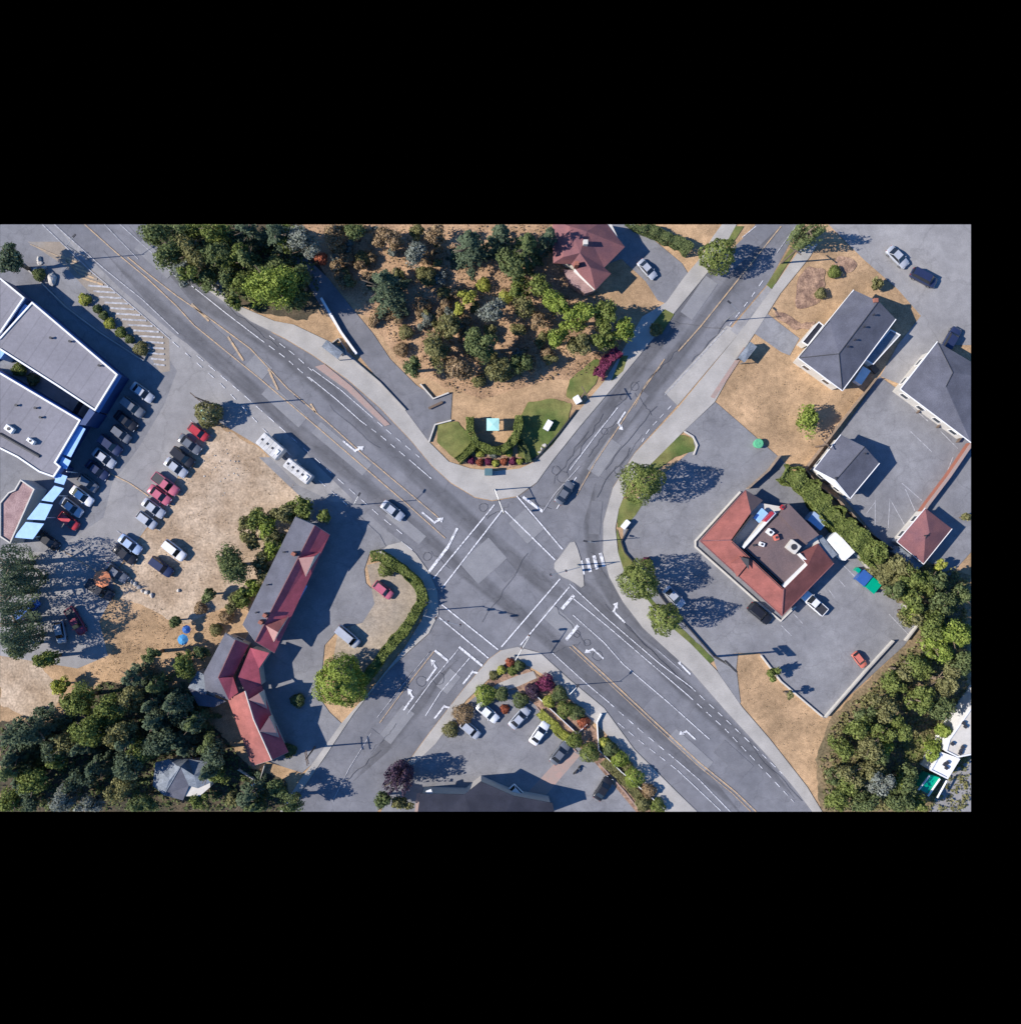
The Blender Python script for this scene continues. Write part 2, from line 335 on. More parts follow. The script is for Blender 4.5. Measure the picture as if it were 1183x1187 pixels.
def crown(kind, r, h, seed, dens=1.0, leaf=.42):
    rng = np.random.default_rng(seed)
    if kind == 'broad':
        z0, sz = .62 * h, .38 * h
        K = int(9 + r * r * 1.1); d = rdir(rng, K, .25); e = np.array([r, r, sz]) * .66
        lc = d * e * rng.uniform(.55, 1.05, (K, 1)) + [0, 0, z0]; lr = r * rng.uniform(.20, .42, K) * (1.15 if r < 3 else .95)
        N = int((230 * r * r + 500) * dens); i = rng.integers(0, K, N); dd = rdir(rng, N, .2)
        c = lc[i] + dd * lr[i][:, None] * rng.uniform(.55, 1.12, (N, 1)) * [1, 1, .85]
        nm = dd + rng.normal(size=(N, 3)) * .45
        c[:, 2] = np.maximum(c[:, 2], .14 * h); a_ = rng.uniform(0, 3.14); k_ = rng.uniform(1.0, 1.28); ca, sa = math.cos(a_), math.sin(a_)
        u_ = (c[:, 0] * ca + c[:, 1] * sa) * k_; v_ = (-c[:, 0] * sa + c[:, 1] * ca) / k_; c[:, 0] = u_ * ca - v_ * sa; c[:, 1] = u_ * sa + v_ * ca
        return leaf_mesh('crown', c, nm, leaf * rng.uniform(.5, 1.25, N), rng)
    if kind == 'round':   # one clipped, closed mass
        N = int((300 * r * r + 500) * dens); dd = rdir(rng, N, .25); ph = rng.uniform(0, 6.28, 6)
        wob = 1 + .11 * np.sin(3 * np.arctan2(dd[:, 1], dd[:, 0]) + ph[0]) + .08 * np.sin(7 * dd[:, 2] + 5 * dd[:, 0] + ph[1]) + .07 * np.sin(9 * dd[:, 1] + 4 * dd[:, 0] + ph[2]) + .05 * np.sin(14 * dd[:, 0] + 11 * dd[:, 2] + ph[3])
        c = dd * np.array([r, r, .46 * h]) * (wob * rng.uniform(.86, 1.02, N))[:, None] + [0, 0, .54 * h]
        return leaf_mesh('crown', c, dd + rng.normal(size=(N, 3)) * .4, leaf * rng.uniform(.5, 1.1, N), rng)
    if kind == 'fir':
        nb = int(16 + h * 3.2); N = int((260 * r * r + 700) * dens)
        bz = np.sort(rng.uniform(.06, .98, nb)); ba = rng.uniform(0, 6.28, nb); bl = r * (1 - bz) ** .75 * rng.uniform(.7, 1.12, nb) + .25
        p = bl / bl.sum(); i = rng.choice(nb, N, p=p); t = rng.uniform(.05, 1, N) ** .7; L = bl[i] * t
        sp = .10 + .20 * (1 - t) * bl[i]; off = rng.normal(size=N) * sp
        x = np.cos(ba[i]) * L - np.sin(ba[i]) * off; y = np.sin(ba[i]) * L + np.cos(ba[i]) * off
        z = h * bz[i] - .28 * L + rng.normal(size=N) * .18
        nm = np.stack([np.cos(ba[i]) * .5, np.sin(ba[i]) * .5, np.full(N, .9)], 1) + rng.normal(size=(N, 3)) * .35
        return leaf_mesh('crown', np.stack([x, y, np.maximum(z, .1)], 1), nm, leaf * rng.uniform(.5, 1.15, N), rng)
    if kind == 'spiky':   # upright plumes: cypress and poplar like, throws a feathery shadow
        K = int(14 + r * 6); a = rng.uniform(0, 6.28, K); q = r * np.sqrt(rng.uniform(0, 1, K)) * .8
        top = h * (1 - .35 * (q / r) ** 2) * rng.uniform(.82, 1.0, K); N = int((300 * r * r + 900) * dens); i = rng.integers(0, K, N)
        t = rng.uniform(.10, 1, N); wd = r * .26 * (1.1 - t) + .08
        th = rng.uniform(0, 6.28, N); x = np.cos(a[i]) * q[i] * (.55 + .6 * t) + np.cos(th) * wd; y = np.sin(a[i]) * q[i] * (.55 + .6 * t) + np.sin(th) * wd
        nm = np.stack([np.cos(th), np.sin(th), np.full(N, .5)], 1) + rng.normal(size=(N, 3)) * .4
        return leaf_mesh('crown', np.stack([x, y, top[i] * t], 1), nm, leaf * rng.uniform(.5, 1.1, N), rng)

def trunk_mesh(r, h, seed, bare=False):
    rnd = random.Random(seed); bm = bmesh.new(); tr = .035 * h + .05
    tube(bm, (0, 0, -.1), (0, 0, h * .35), tr, tr * .75); tube(bm, (0, 0, h * .35), (rnd.uniform(-.2, .2), rnd.uniform(-.2, .2), h * .8), tr * .75, tr * .2)
    for k in range(7 if not bare else 16):
        a = rnd.uniform(0, 6.28); z = h * rnd.uniform(.28, .6); q = r * rnd.uniform(.5, .8) * (1 if not bare else 1.2)
        tube(bm, (0, 0, z), (math.cos(a) * q, math.sin(a) * q, z + h * rnd.uniform(.1, .28)), tr * .4, tr * .1, 6)
    return bm_mesh(bm, 'trunk', True)

SEED = [100]
def tree(px, py, rp, h, kind, lm, label, group=None, cat='tree', name='tree', dens=1.0, leaf=.42):
    SEED[0] += 1; s = SEED[0]; zc = .6 * h; b = W(px, py, zc); r = rp / S * (CH - zc) / CH
    t = empty(name, (b.x, b.y, 0), label, cat, group)
    link('crown', crown(kind, r, h, s, dens, leaf), LM[lm], t)
    link('trunk', trunk_mesh(r, h, s), M['trunk'], t)
    return t

def shrub(px, py, rp, h, lm, label, group=None, kind='round', name='shrub', leaf=.26):
    SEED[0] += 1; b = W(px, py, .6 * h); r = rp / S
    o = link(name, crown(kind, r, h, SEED[0], 1.6, leaf), LM[lm], None, (b.x, b.y, 0)); return props(o, label, 'shrub', group)

def hedge(pts, wd, h, lm, label, group=None, name='hedge', leaf=.30, rough=.12, cat='hedge'):
    """clipped or loose hedge along a polyline of picture points"""
    SEED[0] += 1; rng = np.random.default_rng(SEED[0]); P = [W(x, y, h * .8) for x, y in pts]; P = [Vector((p.x, p.y, 0)) for p in P]
    seg = [(b - a).length for a, b in zip(P, P[1:])]; tot = sum(seg); per = 2 * h + wd
    N = int(tot * per * 120); si = rng.choice(len(seg), N, p=np.array(seg) / tot); t = rng.uniform(-.02, 1.02, N)
    A = np.array([tuple(p) for p in P[:-1]]); B = np.array([tuple(p) for p in P[1:]]); c = A[si] + (B[si] - A[si]) * t[:, None]
    d = (B - A) / np.array(seg)[:, None]; n = np.stack([-d[:, 1], d[:, 0], 0 * d[:, 0]], 1)[si]
    u = rng.uniform(0, per, N); side = np.where(u < h, -1., np.where(u > h + wd, 1., 0.)); hz = np.where(u < h, u, np.where(u > h + wd, per - u, h)); off = np.where(side == 0, (u - h) - wd / 2, side * wd / 2)
    lump = 1 + rng.normal(size=N) * .04
    for _ in range(7): f_ = rng.uniform(.4, 3.2); g_ = rng.uniform(0, 6.28); lump = lump + rough * .62 * np.sin(f_ * (c[:, 0] * math.cos(g_) + c[:, 1] * math.sin(g_)) + rng.uniform(0, 6.28) + side * rng.uniform(0, 3))
    off = off * lump * np.where(hz > h * .8, .9, 1); z = np.clip(hz * (1 + (lump - 1) * .8), .03, None)
    c = c + n * off[:, None]; c[:, 2] = z
    nm = n * side[:, None] + np.array([0, 0, 1.]) * (side == 0)[:, None] + rng.normal(size=(N, 3)) * .45
    me = leaf_mesh(name, c, nm, leaf * rng.uniform(.5, 1.25, N), rng); me.name = name
    o = link(name, me, LM[lm]); return props(o, label, cat, group)

def ground_tufts(name, poly, n, lm, m_lab=None, h=.25, leaf=.35):
    """dry tussocks and weeds too many to count"""
    SEED[0] += 1; rng = np.random.default_rng(SEED[0]); pp = [W(x, y, 0) for x, y in poly]; xs = [p.x for p in pp]; ys = [p.y for p in pp]; out = []
    while len(out) < n:
        x, y = rng.uniform(min(xs), max(xs)), rng.uniform(min(ys), max(ys)); ins = False; j = len(pp) - 1
        for i in range(len(pp)):
            if (ys[i] > y) != (ys[j] > y) and x < (xs[j] - xs[i]) * (y - ys[i]) / (ys[j] - ys[i]) + xs[i]: ins = not ins
            j = i
        if ins: out.append((x, y))
    c0 = np.array(out); k = 5; c = np.repeat(c0, k, 0) + rng.normal(size=(n * k, 2)) * .28; c = np.column_stack([c, rng.uniform(.08, h + .1, n * k)])
    me = leaf_mesh(name, c, rng.normal(size=(n * k, 3)) * .6 + [0, 0, .8], leaf * rng.uniform(.4, 1.2, n * k), rng)
    o = link(name, me, LM[lm]); return props(o, m_lab, 'ground cover', None, 'stuff')

# ---------------------------------------------------------------- vehicles
CARK = dict(
    sedan=dict(L=4.6, W=1.80, H=1.43, belt=.92, base=(-.37, .24), top=(-.20, .07)),
    hatch=dict(L=4.0, W=1.72, H=1.48, belt=.93, base=(-.47, .26), top=(-.36, .09)),
    suv=dict(L=4.7, W=1.88, H=1.74, belt=1.04, base=(-.485, .23), top=(-.43, .09)),
    van=dict(L=4.9, W=1.92, H=1.95, belt=1.08, base=(-.49, .32), top=(-.47, .19)),
    pickup=dict(L=5.4, W=1.92, H=1.80, belt=1.04, base=(-.10, .24), top=(-.07, .11)))
def quad_panel(name, q, m, parent, off, th=.012):
    bm = bmesh.new(); a = [Vector(p) for p in q]; n = (a[1] - a[0]).cross(a[2] - a[0]).normalized()
    lo = [bm.verts.new(p + n * (off - th)) for p in a]; hi = [bm.verts.new(p + n * off) for p in a]
    for i in range(4): bm.faces.new((lo[i], lo[(i + 1) % 4], hi[(i + 1) % 4], hi[i]))
    bm.faces.new(hi); bm.faces.new(lo[::-1])
    return link(name, bm_mesh(bm, name), m, parent)
def inset_quad(q, k=.08):
    a = [Vector(p) for p in q]; c = sum(a, Vector()) / 4; return [p.lerp(c, k) for p in a]
def make_car(kind):
    K = CARK[kind]; L, Wd, H, belt = K['L'], K['W'] / 2, K['H'], K['belt']
    root = bpy.data.objects.new('parked_car', None); C.objects.link(root)
    xs = [-.5, -.485, -.42, -.30, -.1, .1, .25, .40, .475, .5]; hw = [.74, .9, .985, 1, 1, 1, 1, .97, .86, .66]
    if kind in ('suv', 'van', 'pickup', 'hatch'): tz = [.80, .97, 1, 1, 1, 1, .99, .94, .84, .66]
    else: tz = [.74, .93, 1.0, 1.0, 1, 1, .98, .90, .78, .62]
    bz = [.42, .32, .24, .22, .22, .22, .22, .24, .32, .42]
    bm = bmesh.new(); rings = []
    for x, h_, t, b in zip(xs, hw, tz, bz):
        X, w_, T = x * L, h_ * Wd, t * belt
        prof = [(-w_ * .9, b), (-w_, b + .12), (-w_, T - .22), (-w_ * .965, T - .06), (-w_ * .86, T), (0, T + .03), (w_ * .86, T), (w_ * .965, T - .06), (w_, T - .22), (w_, b + .12), (w_ * .9, b)]
        rings.append([bm.verts.new((X, y, z)) for y, z in prof])
    for a, b in zip(rings, rings[1:]):
        for i in range(len(a)): j = (i + 1) % len(a); bm.faces.new((a[i], a[j], b[j], b[i]))
    bm.faces.new(rings[0]); bm.faces.new(rings[-1][::-1])
    body = link('body', bm_mesh(bm, 'body', True), M['p_white'], root)
    x0, x1 = [v * L for v in K['base']]; X0, X1 = [v * L for v in K['top']]; wb, wt = Wd * .86, Wd * .70; zb = belt + .0
    B = [(x0, -wb, zb), (x1, -wb, zb), (x1, wb, zb), (x0, wb, zb)]; T = [(X0, -wt, H), (X1, -wt, H), (X1, wt, H), (X0, wt, H)]
    bm = bmesh.new(); lo = [bm.verts.new((p[0], p[1], p[2] - .08)) for p in B]; hi = [bm.verts.new((p[0], p[1], p[2] - .03)) for p in T]
    for i in range(4): bm.faces.new((lo[i], lo[(i + 1) % 4], hi[(i + 1) % 4], hi[i]))
    bm.faces.new(hi); bmesh.ops.bevel(bm, geom=[e for e in bm.edges if abs(e.verts[0].co.z - e.verts[1].co.z) > .2], offset=.05, segments=2, affect='EDGES')
    link('cabin', bm_mesh(bm, 'cabin'), M['p_white'], root)
    bm = bmesh.new(); bx(bm, X0 - .05, X1 + .05, -wt - .01, wt + .01, H - .055, H); bmesh.ops.bevel(bm, geom=bm.edges[:], offset=.025, segments=2, affect='EDGES')
    link('roof', bm_mesh(bm, 'roof'), M['p_white'], root)
    quad_panel('windscreen', inset_quad([B[1], B[2], T[2], T[1]], .07), M['carglass'], root, .02)
    quad_panel('rear_window', inset_quad([B[3], B[0], T[0], T[3]], .10), M['carglass'], root, .02)
    for s, q in ((1, [B[0], B[1], T[1], T[0]]), (-1, [B[2], B[3], T[3], T[2]])):
        quad_panel('side_window', inset_quad(q, .09), M['carglass'], root, .02)
    wr = .33 if kind in ('sedan', 'hatch') else .37
    for fx in (-.30, .31):
        for sy in (-1, 1):
            bm = bmesh.new(); y = sy * (Wd - .10); tube(bm, (fx * L, y - .11, wr), (fx * L, y + .11, wr), wr, seg=16)
            wh = link('wheel', bm_mesh(bm, 'wheel'), M['tyre'], root)
            bm = bmesh.new(); tube(bm, (fx * L, y + sy * .10, wr), (fx * L, y + sy * .125, wr), wr * .6, seg=10); link('rim', bm_mesh(bm, 'rim'), M['rim'], wh)
    for sy in (-1, 1):
        box_obj('headlight', .455 * L, .492 * L, sy * Wd * .62 - .16, sy * Wd * .62 + .16, belt * .62, belt * .78, M['lamp'], root, .02)
        box_obj('tail_light', -.502 * L, -.47 * L, sy * Wd * .68 - .12, sy * Wd * .68 + .12, belt * .68, belt * .88, M['tail'], root, .02)
        box_obj('wing_mirror', x1 - .25, x1 - .12, sy * (Wd + .02) - .09, sy * (Wd + .02) + .09, belt + .02, belt + .14, M['p_white'], root, .02)
    if kind == 'pickup':
        bm = bmesh.new(); bx(bm, -.475 * L, -.12 * L, -Wd * .8, Wd * .8, belt - .25, belt + .034); link('bed', bm_mesh(bm, 'bed'), M['dark'], root)
        for sy in (-1, 1): box_obj('bed_rail', -.48 * L, -.11 * L, sy * Wd * .88 - .05, sy * Wd * .88 + .05, belt - .02, belt + .09, M['p_white'], root, .015)
        box_obj('tailgate', -.485 * L, -.465 * L, -Wd * .82, Wd * .82, belt - .2, belt + .09, M['p_white'], root, .01)
    return root
PROTO = {}
PAINTED = ('body', 'cabin', 'roof', 'wing_mirror', 'bed_rail', 'tailgate')
def repaint(o, m):
    o.material_slots[0].link = 'OBJECT'; o.material_slots[0].material = m
def car(kind, px, py, deg, paint, label, group=None, cat='car', name='parked_car', s=1.0):
    if kind not in PROTO:
        PROTO[kind] = make_car(kind); root = PROTO[kind]
    else:
        src = PROTO[kind]; root = src.copy(); C.objects.link(root)
        for k in [k for k in ('label', 'category', 'group') if k in root]: del root[k]
        for ch in list(src.children):
            c = ch.copy(); C.objects.link(c); c.parent = root
            for g in ch.children: d = g.copy(); C.objects.link(d); d.parent = c
    for ch in root.children:
        if ch.name.split('.')[0] in PAINTED: repaint(ch, M[paint])
    p = W(px, py, .8); root.name = name; root.location = (p.x, p.y, .0021 * SHEET[0] + .005); root.rotation_euler = (0, 0, R(deg)); root.scale = (s, s, s)
    return props(root, label, cat, group)

# ---------------------------------------------------------------- buildings
def ccw(pts):
    a = sum(p[0] * q[1] - q[0] * p[1] for p, q in zip(pts, pts[1:] + pts[:1])); return pts if a > 0 else pts[::-1]
def inset(pts, d):
    """move each edge of a ccw polygon inward by d"""
    n = len(pts); out = []
    for i in range(n):
        p0, p1, p2 = Vector(pts[i - 1][:2]), Vector(pts[i][:2]), Vector(pts[(i + 1) % n][:2])
        d1 = (p1 - p0).normalized(); d2 = (p2 - p1).normalized(); n1 = Vector((-d1.y, d1.x)); n2 = Vector((-d2.y, d2.x))
        k = (n1 + n2); L = max(k.length_squared / 2, .35); out.append(tuple(p1 + k * d / L))
    return out
def wpoly(px, z): return ccw([tuple(W(x, y, z)[:2]) for x, y in px])
def walls(pts, z1, m, parent, name='wall', z0=0):
    bm = bmesh.new(); poly_prism(bm, pts, z0, z1); return link(name, bm_mesh(bm, name), m, parent)
def windows(pts, h, parent, every=3.2, zs=(1.0,), wh=(1.3, 1.2), skip=(), frame='white'):
    n = len(pts); ox = parent.location
    for i in range(n):
        if i in skip: continue
        a, b = Vector(pts[i]), Vector(pts[(i + 1) % n]); L = (b - a).length
        if L < 3: continue
        k = max(1, int(L / every)); ang = math.atan2(b.y - a.y, b.x - a.x)
        for z in zs:
            for j in range(k):
                p = a.lerp(b, (j + .5) / k)
                f = box_obj('window', -wh[0] / 2, wh[0] / 2, -.05, .03, 0, wh[1], M['glass'], parent, 0, (p.x, p.y, z), ang)
                bm = bmesh.new(); u, v = wh[0] / 2, wh[1]
                for q in ((-u - .07, u + .07, -.08, .02, -.07, 0), (-u - .07, u + .07, -.08, .02, v, v + .07), (-u - .07, -u, -.08, .02, 0, v), (u, u + .07, -.08, .02, 0, v)): bx(bm, *q)
                link('window_frame', bm_mesh(bm, 'window_frame'), M[frame], f)
def door(pts, i, t, parent, m='wood'):
    a, b = Vector(pts[i]), Vector(pts[(i + 1) % len(pts)]); p = a.lerp(b, t); ang = math.atan2(b.y - a.y, b.x - a.x)
    d = box_obj('door', -.5, .5, -.07, .03, 0.02, 2.1, M[m], parent, .01, (p.x, p.y, 0), ang)
    bm = bmesh.new(); tube(bm, (.36, -.07, 1.0), (.36, -.14, 1.0), .03); link('handle', bm_mesh(bm, 'handle'), M['steel'], d)
def rootat(name, label, cat, group=None): return empty(name, (0, 0, 0), label, cat, group)
def ring_obj(name, outer, d, z0, z1, m, parent):
    inn = inset(outer, d); bm = bmesh.new(); n = len(outer)
    V = [[bm.verts.new((p[0], p[1], z)) for p in q] for q, z in ((outer, z0), (outer, z1), (inn, z1), (inn, z0))]
    for i in range(n):
        j = (i + 1) % n
        for a, b in ((0, 1), (1, 2), (2, 3), (3, 0)): bm.faces.new((V[a][i], V[a][j], V[b][j], V[b][i]))
    return link(name, bm_mesh(bm, name), m, parent)
def flat_part(pp, h, parent, wall, roof, par=.45, pd=.28, trim='white', z0=0, win=None, fascia=None):
    """one flat-roofed block: wall, roof deck set inside a parapet"""
    o = wpoly(pp, h); walls(o, h - .30, M[wall], parent, z0=z0)
    ring_obj('parapet', inset(o, -.06), pd, h - .34, h + .02, M[trim], parent)
    i = inset(o, pd - .06 + .002); walls(i, h - .2, M[roof], parent, 'roof', h - .296)
    if fascia: ring_obj('fascia_band', inset(o, -.12), .14, h - 1.6, h - .36, M[fascia], parent)
    if win: windows(o, h, parent, **win)
    return o
def roof_faces(V, F, m, parent, name='roof', th=.16):
    """V: name -> (px, py, z); F: lists of names"""
    bm = bmesh.new(); P = {k: W(*v) for k, v in V.items()}
    bv = {k: bm.verts.new(p) for k, p in P.items()}; used = set()
    fs = [bm.faces.new([bv[k] for k in f]) for f in F]
    for f in fs:
        f.normal_update()
        if f.normal.z < 0: f.normal_flip()
    bmesh.ops.triangulate(bm, faces=[f for f in fs if len(f.verts) > 3])
    r = bmesh.ops.extrude_face_region(bm, geom=bm.faces[:], use_keep_orig=True)
    for g in r['geom']:
        if isinstance(g, bmesh.types.BMVert): g.co.z -= th
    for v in [v for v in bm.verts if not v.link_faces]: bm.verts.remove(v)
    return link(name, bm_mesh(bm, name), m, parent)
def gable_fill(V, tri, m, parent, dz=.2):
    """vertical wall triangle below a gable"""
    p = [W(*V[k]) for k in tri]; bm = bmesh.new(); c = (p[0] + p[2]) / 2; q = [v.copy() for v in p]
    for v in q: v.z -= dz
    n = (q[1] - q[0]).cross(q[2] - q[0]).normalized() * .08
    a = [bm.verts.new(v + n) for v in q]; b = [bm.verts.new(v - n) for v in q]
    bm.faces.new(a); bm.faces.new(b[::-1])
    for i in range(3): bm.faces.new((a[i], a[(i + 1) % 3], b[(i + 1) % 3], b[i]))
    return link('gable_wall', bm_mesh(bm, 'gable_wall'), m, parent)
def ridge_cap(V, path, m, parent, r=.12, name='ridge_cap'):
    bm = bmesh.new()
    for a, b in zip(path, path[1:]): tube(bm, W(*V[a]) + Vector((0, 0, .03)), W(*V[b]) + Vector((0, 0, .03)), r, seg=6)
    return link(name, bm_mesh(bm, name), m, parent)
def hvac(px, py, z, sx, sy, sz, deg, parent, m='white'):
    p = W(px, py, z + sz); k = box_obj('rooftop_unit', -sx / 2, sx / 2, -sy / 2, sy / 2, 0, sz, M[m], parent, .05, (p.x, p.y, z), R(deg))
    bm = bmesh.new(); tube(bm, (0, 0, sz), (0, 0, sz + .08), min(sx, sy) * .3, seg=14); link('fan_grille', bm_mesh(bm, 'fan_grille'), M['dark'], k)
def vent_pipe(px, py, z, parent, r=.16, h=.45, m='dark'):
    p = W(px, py, z); bm = bmesh.new(); tube(bm, (0, 0, -.4), (0, 0, h), r, seg=8); tube(bm, (0, 0, h), (0, 0, h + .08), r * 1.5, seg=8)
    link('vent_pipe', bm_mesh(bm, 'vent_pipe'), M[m], parent, p)
def wall_run(name, pts, h, t, m, label, cat='wall', group=None, cap=None):
    """low wall or fence along picture points (taken at its top)"""
    P = [W(x, y, h) for x, y in pts]; rb = ribbon_pts(P, t); root = empty(name, (P[0].x, P[0].y, 0), label, cat, group); bm = bmesh.new()
    o = root.location
    poly = [a for a, b in rb] + [b for a, b in reversed(rb)]; poly_prism(bm, [(p.x - o.x, p.y - o.y) for p in poly], 0, h)
    link('panel' if cat == 'fence' else 'wall_body', bm_mesh(bm, 'wall_body'), m, root)
    if cap:
        rb = ribbon_pts(P, t + .08); poly = [a for a, b in rb] + [b for a, b in reversed(rb)]; bm = bmesh.new(); poly_prism(bm, [(p.x - o.x, p.y - o.y) for p in poly], h, h + .07)
        link('coping', bm_mesh(bm, 'coping'), cap, root)
    if cat == 'fence':
        for p in resample(P, 2.4)[::1]:
            box_obj('post', -.06, .06, -.06, .06, 0, h + .12, m, root, 0, (p.x - o.x, p.y - o.y, 0))
    return root
def lamp_post(px, py, h, arm, deg, label, cat='street lamp', name='street_lamp', m='steel', r=.10, group=None):
    p = W(px, py, 0); t = empty(name, (p.x, p.y, .05), label, cat, group, R(deg)); bm = bmesh.new(); tube(bm, (0, 0, 0), (0, 0, h), r, r * .55, 10); tube(bm, (0, 0, 0), (0, 0, .35), r * 1.7, r * 1.5, 10)
    link('pole', bm_mesh(bm, 'pole'), M[m], t)
    if arm:
        bm = bmesh.new(); tube(bm, (0, 0, h - .3), (arm, 0, h + .25), r * .5, r * .35, 8); link('arm', bm_mesh(bm, 'arm'), M[m], t)
        box_obj('lamp_head', arm - .1, arm + .65, -.16, .16, h + .16, h + .32, M['dark'], t, .03)
    return t
def signal(px, py, h, arm, deg, label, heads=2, group=None):
    p = W(px, py, 0); t = empty('traffic_signal', (p.x, p.y, .10), label, 'traffic light', group, R(deg)); bm = bmesh.new(); tube(bm, (0, 0, 0), (0, 0, h), .12, .08, 10); tube(bm, (0, 0, 0), (0, 0, .4), .22, .18, 10)
    link('pole', bm_mesh(bm, 'pole'), M['steel'], t)
    xs = [0.25]
    if arm:
        bm = bmesh.new(); tube(bm, (0, 0, h - .4), (arm, 0, h), .08, .05, 8); link('arm', bm_mesh(bm, 'arm'), M['steel'], t); xs = [arm * (k + 1) / heads - .1 for k in range(heads)]
    for x in xs:
        z = (h - .75) if arm else h - 1.3
        b = box_obj('signal_head', x - .17, x + .17, -.17, .17, z - .35, z + .6, M['dark'], t, .02)
        for k, c in enumerate(('p_red', 'yellow', 'p_green')):
            bm = bmesh.new(); tube(bm, (x, .17, z + .45 - .3 * k), (x, .22, z + .45 - .3 * k), .1, seg=10); link('lens', bm_mesh(bm, 'lens'), M[c], b)
    return t
def power_pole(px, py, h, deg, label, arms=1, z0=0):
    p = W(px, py, 0); t = empty('utility_pole', (p.x, p.y, z0), label, 'utility pole', None, R(deg)); bm = bmesh.new(); tube(bm, (0, 0, 0), (0, 0, h), .17, .11, 10); link('pole', bm_mesh(bm, 'pole'), M['wood'], t)
    for k in range(arms):
        z = h - .5 - k * 1.0; ca = box_obj('crossarm', -.07, .07, -1.2, 1.2, z, z + .14, M['wood'], t, .01)
        for y in (-1.05, -.5, .5, 1.05):
            bm = bmesh.new(); tube(bm, (0, y, z + .14), (0, y, z + .32), .05, .03, 8); link('insulator', bm_mesh(bm, 'insulator'), M['glass'], ca)
    return t
def boulder(px, py, r, label, group, seed):
    p = W(px, py, r); bm = bmesh.new(); bmesh.ops.create_icosphere(bm, subdivisions=2, radius=r); rnd = random.Random(seed); s = [rnd.uniform(.75, 1.2) for _ in range(3)]
    ph = [rnd.uniform(0, 6) for _ in range(3)]
    for v in bm.verts:
        k = 1 + .15 * math.sin(4 * v.co.x / r + ph[0]) + .12 * math.sin(5 * v.co.y / r + ph[1]); v.co = Vector((v.co.x * s[0] * k, v.co.y * s[1] * k, max(v.co.z * .75 * s[2] * k, -.3 * r)))
    return props(link('boulder', bm_mesh(bm, 'boulder'), M['rock'], None, (p.x, p.y, r * .25)), label, 'boulder', group)
# ================================================================ THE SETTING
g = [W(0, 260), W(1125, 260), W(1125, 941), W(0, 941)]
bm = bmesh.new(); poly_prism(bm, g, -3.0, 0); props(link('ground', bm_mesh(bm, 'ground'), M['dry']), kind='structure')
# soil and grass areas (no kerbs)
sheet('scrub_ground', [(345, 255), (640, 255), (660, 300), (740, 395), (700, 440), (640, 440), (560, 462), (520, 450), (470, 430), (430, 372), (375, 315)], M['scrub'], 1)
sheet('dirt_ground', [(243, 488), (300, 520), (345, 566), (400, 590), (350, 640), (300, 690), (268, 700), (215, 725), (190, 715), (160, 700), (120, 690), (150, 640), (178, 605), (205, 560), (222, 520)], M['dirt'], 1)
sheet('bare_ground', [(0, 745), (45, 770), (70, 800), (62, 838), (30, 830), (0, 818)], M['dirt'], 1)
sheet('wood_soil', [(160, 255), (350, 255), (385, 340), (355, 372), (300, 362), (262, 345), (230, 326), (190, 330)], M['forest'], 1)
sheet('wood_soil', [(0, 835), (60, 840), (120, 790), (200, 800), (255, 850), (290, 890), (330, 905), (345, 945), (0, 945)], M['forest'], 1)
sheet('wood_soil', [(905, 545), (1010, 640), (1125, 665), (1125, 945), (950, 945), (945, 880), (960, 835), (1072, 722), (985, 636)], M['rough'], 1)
sheet('verge_asphalt', [(330, 530), (420, 585), (475, 632), (440, 645), (400, 600), (365, 592), (300, 530)], M['lot'])
# mall parking lot and rear lot
sheet('mall_lot', [(0, 255), (96, 255), (175, 330), (262, 400), (300, 440), (420, 560), (400, 592), (372, 575), (345, 562), (300, 517), (250, 487), (225, 512), (205, 555), (178, 600), (150, 640), (130, 668), (132, 688), (115, 720), (125, 760), (90, 775), (0, 760)], M['lot_pale'])
sheet('rear_lane', [(0, 255), (60, 255), (120, 330), (185, 400), (205, 430), (190, 470), (160, 520), (130, 560), (120, 600), (60, 640), (0, 640)], M['lot'])
sheet('hatched_paving', [(32, 280), (70, 280), (106, 312), (152, 354), (196, 393), (197, 430), (186, 432), (166, 400), (140, 376), (112, 348), (75, 308)], M['hatch_pave'])
# highway and streets
sheet('road', [(60, 255), (168, 255), (195, 300), (234, 330), (290, 373), (330, 393), (362, 412), (402, 440), (440, 473), (475, 510), (500, 540), (522, 560), (550, 577), (570, 581), (600, 576), (622, 560), (640, 535), (672, 495), (712, 448), (780, 365), (820, 315), (860, 277), (880, 255), (930, 255), (890, 328), (845, 380), (783, 472), (735, 525), (710, 565), (699, 605), (699, 640), (706, 668), (722, 697), (745, 727), (778, 757), (800, 776), (840, 822), (890, 876), (925, 918), (945, 945),
    (812, 945), (782, 915), (735, 868), (700, 820), (660, 787), (625, 756), (600, 750), (580, 754), (566, 764), (538, 797), (500, 846), (465, 893), (435, 945), (330, 945), (356, 908), (378, 876), (410, 828), (450, 778), (478, 752), (497, 735), (508, 712), (507, 685), (497, 662), (480, 640), (445, 612), (415, 585), (372, 543), (300, 470), (255, 425), (205, 390), (140, 335)], M['asphalt'])
